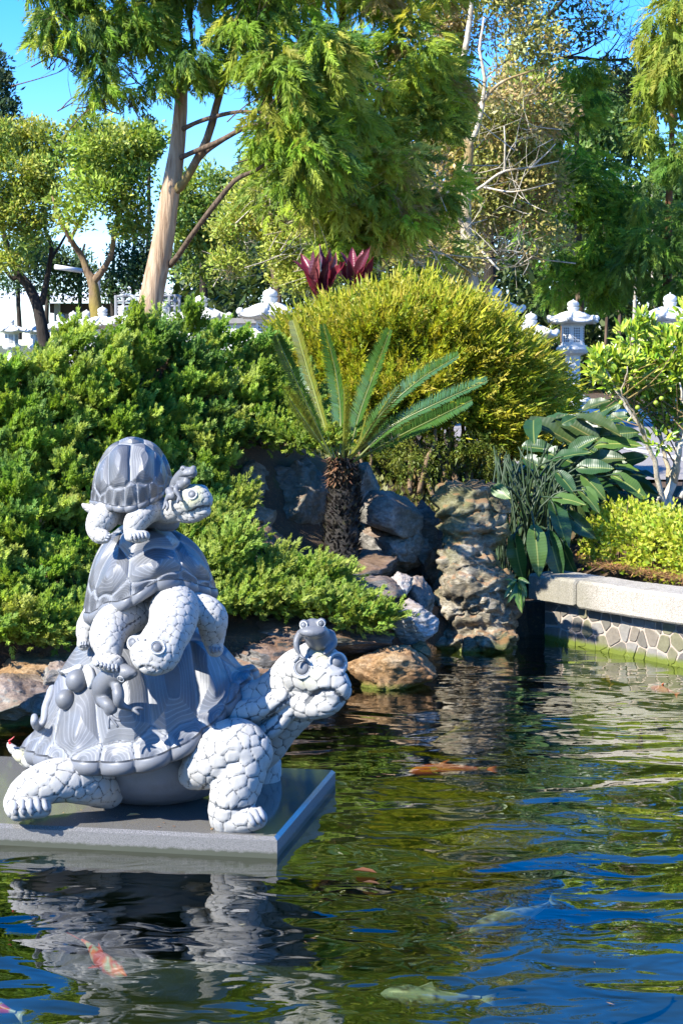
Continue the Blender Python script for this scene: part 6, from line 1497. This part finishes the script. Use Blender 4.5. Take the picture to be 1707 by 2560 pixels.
# pale yellow green small tree under the cypresses
t = tree('light yellow green feathery tree low behind the nearest lanterns', (640, 720, 30), 'small_tree')
trunk_mesh(t, [(650, 790, 31, 22), (640, 680, 31, 18), (620, 560, 31, 14), (600, 450, 31, 8)], BK_BROWN)
yf = [(610, 440, 90, 60, 30, .8), (560, 520, 80, 50, 30, .7), (650, 570, 100, 45, 29.8, .8), (530, 600, 60, 34, 30, .5), (740, 590, 80, 34, 29.8, .6), (660, 500, 70, 50, 30, .6), (700, 640, 90, 28, 29.6, .5)]
crown(t, yf, .8, .085, [(.46, .48, .10), (.38, .43, .07), (.30, .36, .06)], L_SOFT, 'leaf', None, clump=.30, gap=-.22, per=44, seed=30)
twigs(t, yf, 9, BK_PALE, .012, .7)
# camphor trees on the left
GRN = [(.22, .32, .04), (.30, .40, .05), (.14, .23, .04), (.38, .42, .07)]
t = tree('camphor tree with a forked mossy trunk and rounded crown, left of the leaning cypress', (225, 720, 40), 'camphor_tree')
Yc = 40
trunk_mesh(t, [(230, 800, Yc, 34), (226, 715, Yc, 32), (220, 670, Yc, 26), (208, 640, Yc, 22), (196, 622, Yc, 16), (182, 585, Yc, 14), (160, 555, Yc - .2, 12), (132, 500, Yc - .4, 9), (120, 450, Yc - .5, 6)], BK_MOSS, wob=.05)
for pts in [[(216, 650, Yc, 20), (238, 622, Yc - .1, 15), (256, 590, Yc - .2, 13), (262, 545, Yc - .3, 11), (275, 490, Yc - .4, 9), (280, 430, Yc - .4, 6)], [(262, 545, Yc - .3, 8), (300, 500, Yc - .5, 6), (330, 440, Yc - .6, 4)], [(160, 555, Yc - .2, 9), (185, 500, Yc - .4, 7), (215, 440, Yc - .5, 4)]]: trunk_mesh(t, pts, BK_MOSS if pts[0][0] < 250 else BK_BROWN, 'limb', 8, 14, .05)
c4 = [(250, 335, 84, 40, 39.2, 1.3), (185, 345, 60, 38, 39.3, 1), (215, 300, 44, 22, 39.4, .7), (325, 420, 50, 66, 39.2, 1), (350, 322, 26, 24, 39.4, .5), (245, 450, 90, 55, 39, 1.1), (300, 325, 60, 32, 39.3, 1), (165, 460, 40, 40, 39.2, .8), (345, 350, 36, 34, 39.3, .7), (200, 395, 70, 40, 39.2, 1), (300, 500, 60, 40, 39.2, .8), (180, 520, 40, 24, 39.2, .6)]
crown(t, c4, .85, .135, GRN, L_SOFT, 'leaf', [.3, .3, .2, .2], clump=.42, gap=-.2, per=40, seed=41)
t = tree('yellow green camphor tree with dark curving trunk at the photo edge', (70, 720, 46), 'camphor_tree')
Yd = 46
trunk_mesh(t, [(98, 800, Yd, 30), (92, 715, Yd, 26), (70, 660, Yd, 22), (40, 620, Yd, 18), (20, 560, Yd, 13), (10, 480, Yd, 9)], BK_DARK, wob=.08)
for pts in [[(92, 700, Yd, 16), (108, 640, Yd, 13), (122, 570, Yd - .2, 11), (100, 500, Yd - .3, 8), (90, 420, Yd - .4, 5)], [(40, 620, Yd, 10), (30, 640, Yd, 10), (0, 600, Yd, 9), (-20, 560, Yd, 6)], [(115, 600, Yd, 8), (140, 560, Yd, 6), (160, 520, Yd, 4)]]: trunk_mesh(t, pts, BK_DARK, 'limb', 8, 14, .07)
c5 = [(50, 400, 62, 56, 45, 1.3), (12, 335, 52, 44, 45, 1.2), (70, 470, 62, 46, 45, 1.2), (115, 335, 56, 46, 45.2, 1.1), (20, 500, 60, 34, 45, 1), (90, 540, 46, 26, 45, .8), (-40, 400, 60, 80, 45, 1.3), (120, 400, 50, 50, 45, 1), (30, 590, 50, 26, 45.4, .7), (70, 310, 40, 26, 45.2, .8)]
crown(t, c5, .8, .14, [(.30, .36, .05), (.38, .42, .06), (.18, .26, .05), (.46, .46, .09)], L_SOFT, 'leaf', [.3, .3, .2, .2], clump=.45, gap=-.18, per=38, seed=47)
# dark trees beyond, thin crowns and many bare stems
gname = 'dark slender trees standing behind the lantern row'
for i, (x, yb, yt, Y, lob) in enumerate([(45, 740, 540, 60, [(40, 620, 40, 40), (70, 570, 30, 26)]), (108, 745, 540, 62, [(110, 600, 34, 30), (130, 655, 26, 20)]), (185, 745, 560, 62, [(185, 640, 26, 36), (160, 600, 30, 24)]), (258, 745, 520, 60, [(262, 650, 30, 30), (290, 600, 26, 34)]), (305, 745, 500, 60, [(310, 570, 34, 46), (325, 640, 34, 36)]), (424, 760, 520, 58, [(430, 600, 40, 50), (440, 680, 36, 36)]), (497, 760, 500, 55, [(500, 650, 46, 34), (470, 600, 44, 34)]), (540, 760, 480, 56, [(545, 690, 44, 24), (560, 640, 36, 34)])]):
    t = tree('slender dark trunked tree with thin foliage in the far row behind the lanterns', (x, yb, Y), 'slender_tree', gname)
    trunk_mesh(t, [(x + 2, yb + 40, Y, 12), (x, (yb + yt) / 2, Y, 9), (x + 6, yt, Y, 5)], BK_DARK, 'trunk', 7, 12, .06)
    crown(t, [(a, b, c * 1.3, d * 1.3, Y - .4, .9) for a, b, c, d in lob], .75, .17, [(.05, .10, .04), (.09, .14, .04)], L_SOFT, 'leaf', None, clump=.5, gap=-.05, per=30, seed=60 + i)
t = tree('dark green leafy tree between the leaning cypress and the feathery tree', (470, 720, 43), 'leafy_tree'); trunk_mesh(t, [(470, 790, 43, 20), (468, 640, 43, 16), (460, 480, 43, 10)], BK_DARK)
crown(t, [(465, 440, 65, 55, 42, 1.1), (440, 520, 56, 60, 42, 1), (500, 560, 70, 44, 42, 1), (430, 600, 40, 34, 42, .7), (480, 620, 60, 30, 42, .8), (410, 470, 36, 50, 42, .7)], .85, .14, [(.11, .20, .04), (.18, .28, .05), (.27, .34, .05)], L_SOFT, 'leaf', None, clump=.42, gap=-.2, per=40, seed=71)
# dark pointed conifers on the left skyline
t = tree('tall dark conifer cut off by the photo edge, above the camphor trees', (5, 720, 58), 'conifer_tree'); trunk_mesh(t, [(-15, 790, 58, 20), (-12, 400, 58, 12), (-8, 120, 58, 4)], BK_DARK)
crown(t, [(-10, 160, 22, 36, 57.5, .7), (-5, 215, 34, 40, 57.5, .9), (0, 265, 42, 40, 57.5, 1.1), (-10, 330, 50, 60, 57.5, 1.3)], .9, .19, [(.03, .065, .03), (.05, .085, .03)], L_SOFT, 'leaf', None, clump=.5, gap=-.3, per=40, seed=81)
t = tree('small dark conifer top peeping above the rounded crown of the camphor', (342, 720, 66), 'conifer_tree'); trunk_mesh(t, [(342, 790, 66, 14), (342, 400, 66, 8), (340, 282, 66, 2)], BK_DARK)
crown(t, [(340, 292, 6, 16, 65.6, .3), (341, 312, 15, 16, 65.6, .5), (342, 340, 26, 30, 65.6, .8)], .95, .17, [(.04, .075, .035), (.06, .10, .035)], L_SOFT, 'leaf', None, clump=.36, gap=-.4, per=34, seed=83)
# cedar on the right and its neighbours
t = tree('bright green soft needled cedar right of the plane tree', (1330, 720, 36), 'cedar_tree'); trunk_mesh(t, [(1330, 790, 36, 22), (1328, 500, 36, 16), (1325, 250, 36, 8)], BK_BROWN)
c9 = [(1310, 300, 60, 80, 35.4, .9), (1345, 420, 76, 70, 35.2, 1.1), (1290, 470, 60, 60, 35, .9), (1370, 530, 80, 60, 35, 1), (1300, 560, 70, 50, 35, .9), (1390, 620, 60, 50, 35, .8), (1250, 510, 50, 34, 34.8, .6), (1330, 660, 80, 40, 35, .8), (1340, 220, 46, 50, 35.6, .8), (1330, 150, 40, 50, 35.6, .8), (1420, 480, 50, 60, 35.2, .8), (1270, 400, 50, 50, 35.2, .7), (1420, 560, 40, 40, 35, .7)]
crown(t, c9, .85, .42, [(.18, .33, .04), (.28, .44, .05), (.38, .50, .07), (.11, .23, .04)], L_CON, 'spray', [.3, .3, .15, .25], clump=.42, gap=-.22, hang=.3, per=12, seed=91)
t = tree('tall conifer with a reddish brown trunk at the right edge, lime sprays on top', (1530, 720, 34), 'conifer_tree'); trunk_mesh(t, [(1532, 800, 34, 22), (1530, 640, 34, 20), (1536, 480, 34, 17), (1542, 300, 34, 13), (1546, 100, 34, 9), (1548, -60, 34, 5)], bark_mat('red_brown_bark', (.07, .03, .018), (.24, .12, .06), None, 10, 4))
c10 = [(1530, 60, 60, 80, 33.3, .9), (1560, 160, 60, 80, 33.2, .9), (1500, 200, 36, 70, 33.4, .6), (1500, 330, 44, 50, 33.4, .7), (1560, 360, 50, 60, 33.4, .7), (1470, 440, 40, 50, 33.6, .7), (1500, 560, 60, 50, 33.6, .8), (1570, 520, 40, 80, 33.4, .7), (1450, 600, 46, 60, 33.8, .7), (1560, 660, 60, 40, 33.8, .8), (1560, -60, 70, 60, 33.6, 1)]
crown(t, c10[:4] + c10[-1:], .8, .48, [(.42, .45, .07), (.30, .38, .05), (.19, .28, .04)], L_CON, 'spray', None, clump=.42, gap=-.15, hang=.75, per=11, seed=101)
crown(t, c10[4:-1], .75, .42, [(.17, .30, .05), (.25, .38, .06), (.10, .20, .04)], L_CON, 'spray', None, clump=.42, gap=-.15, hang=.4, per=11, seed=103, name='lower_crown')
# eucalyptus limb against the sky
t = tree('eucalyptus with a dark bare limb reaching across the sky, thin leaves', (1160, 720, 37), 'eucalyptus_tree')
trunk_mesh(t, [(1130, 800, 37, 30), (1120, 560, 37, 26), (1125, 360, 37, 22), (1150, 210, 37, 18), (1180, 110, 37, 15), (1225, 62, 37, 12), (1283, 10, 37, 9), (1330, -50, 37, 6)], BK_DARK)
for pts in [[(1120, 290, 36.8, 15), (1145, 200, 36.6, 14), (1170, 185, 36.5, 13), (1210, 160, 36.4, 12), (1245, 144, 36.3, 11), (1300, 131, 36.2, 8), (1384, 138, 36.2, 7), (1453, 133, 36.2, 6), (1478, 112, 36.2, 4), (1500, 85, 36.2, 3)], [(1300, 131, 36.2, 5), (1340, 118, 36.1, 4), (1372, 98, 36, 3), (1400, 85, 36, 2)], [(1384, 138, 36.2, 4), (1412, 105, 36.1, 3), (1425, 80, 36, 2)], [(1225, 62, 37, 6), (1300, 45, 36.6, 4), (1380, 40, 36.4, 2)]]: trunk_mesh(t, pts, BK_DARK, 'limb', 7, 18, .05)
ef = [(1280, 80, 70, 40, 36, .8), (1380, 40, 90, 50, 36, .8), (1200, 20, 80, 44, 36.3, .8), (1460, 70, 40, 44, 36, .6), (1330, 165, 60, 24, 36, .5), (1250, 180, 50, 40, 36, .5), (1400, 160, 50, 24, 36, .5), (1350, -20, 120, 40, 36, 1), (1460, 180, 34, 40, 36.3, .5), (1300, -110, 140, 60, 36, 1), (1450, -100, 110, 60, 36, 1), (1380, -190, 120, 60, 36, 1)]
crown(t, ef, .40, .15, [(.13, .18, .05), (.08, .12, .04), (.20, .22, .06)], L_SOFT, 'leaf', None, clump=.46, gap=.02, per=22, seed=111, up=-.5)
twigs(t, ef, 14, BK_DARK, .012, 1.2)
# the shaded wood behind
gname = 'trees of the shaded wood behind the garden'
wood = [(620, 300, 54, 70), (720, 260, 57, 75), (830, 280, 54, 80), (930, 260, 58, 80), (1030, 300, 54, 80), (1130, 280, 58, 80), (1225, 250, 54, 74), (1300, 260, 58, 70), (1365, 300, 54, 60), (1430, 250, 58, 64), (1500, 210, 54, 74), (1610, 20, 56, 80), (1690, -140, 54, 110)]
for i, (x, yt, Y, w_) in enumerate(wood):
    t = tree('dark evergreen tree in the shaded wood behind the garden', (x, 720, Y), 'evergreen_tree', gname)
    trunk_mesh(t, [(x, 800, Y, 15), (x + RNG.normal(0, 6), 500, Y, 11), (x + RNG.normal(0, 8), yt, Y, 5)], BK_BROWN if i % 2 else BK_DARK, 'trunk', 7, 12, .05)
    L_ = [(x + RNG.normal(0, w_ * .35), RNG.uniform(yt, 660), w_ * RNG.uniform(.5, .85), RNG.uniform(36, 70), Y - .8, 1.2) for _ in range(10)] + [(x, yt - 10, w_ * .5, 50, Y - .8, 1)]
    crown(t, L_, .62, .24, [(.08, .15, .04), (.13, .22, .045), (.22, .31, .06)], L_SOFT, 'leaf', [.45, .4, .15], clump=.62, gap=-.2, per=34, seed=130 + i)
for i, (x, Y, w_, m_) in enumerate([(1455, 40, 9, BK_PALE), (1420, 44, 9, BK_BROWN), (1388, 42, 8, BK_BROWN), (1500, 46, 9, BK_PALE), (1290, 44, 9, BK_BROWN)]):
    t = tree('thin bare stemmed young tree in the wood behind the tall lantern', (x, 720, Y), 'young_tree', 'thin young trees in the wood')
    trunk_mesh(t, [(x, 820, Y, w_), (x + 2, 640, Y, w_ * .85), (x - 3, 420, Y, w_ * .6)], m_, 'trunk', 7, 12, .04)
    crown(t, [(x, 470, 40, 60, Y - .3, .7), (x + 10, 560, 34, 30, Y - .3, .6)], .5, .16, [(.06, .11, .03), (.12, .17, .04)], L_SOFT, 'leaf', None, clump=.45, gap=0, per=26, seed=160 + i)
us = Cloud()
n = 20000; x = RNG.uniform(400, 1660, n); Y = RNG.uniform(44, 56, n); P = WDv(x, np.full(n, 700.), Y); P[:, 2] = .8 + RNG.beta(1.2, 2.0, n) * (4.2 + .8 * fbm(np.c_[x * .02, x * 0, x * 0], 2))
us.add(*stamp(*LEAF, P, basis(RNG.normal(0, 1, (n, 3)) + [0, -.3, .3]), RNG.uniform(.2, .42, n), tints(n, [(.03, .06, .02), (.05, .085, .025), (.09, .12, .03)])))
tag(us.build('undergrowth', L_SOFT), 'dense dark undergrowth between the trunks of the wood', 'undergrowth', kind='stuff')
# ================================================================ SMALL THINGS ON THE WATER
def floating():
    fl = Cloud(); n = 70
    P = np.c_[RNG.uniform(-.6, 2.2, n), RNG.uniform(5.6, 12.2, n), np.full(n, .004)]; P = P[P[:, 1] < edge_y(P[:, 0]) - .3]; n = len(P)
    fl.add(*stamp(*LEAF, P, basis(np.c_[RNG.normal(0, 1, (n, 2)), np.zeros(n)]), np.c_[RNG.uniform(.006, .014, n), RNG.uniform(.012, .035, n), np.full(n, .01)], tints(n, [(.30, .17, .07), (.45, .38, .2), (.2, .11, .05)])))
    tag(fl.build('floating_debris', leaf_mat('floating_debris', .1), None), 'tiny leaf bits floating on the pond', 'debris', kind='stuff')
    for (x, y), sz, c, lb in [((880, 2175), .10, (.22, .09, .04), 'curled red brown leaf floating just right of the slab corner'), ((905, 2205), .07, (.16, .08, .04), 'small dark brown leaf floating below the curled red brown leaf')]:
        c2 = Cloud(); p = G(x, y, .012); c2.add(*stamp(*LEAF6, p[None], basis(np.array([[.9, -.3, .05]])), np.array([sz]), np.array([c])))
        tag(c2.build('floating_leaf', L_SOFT), lb, 'leaf', 'leaves floating on the pond')
floating()
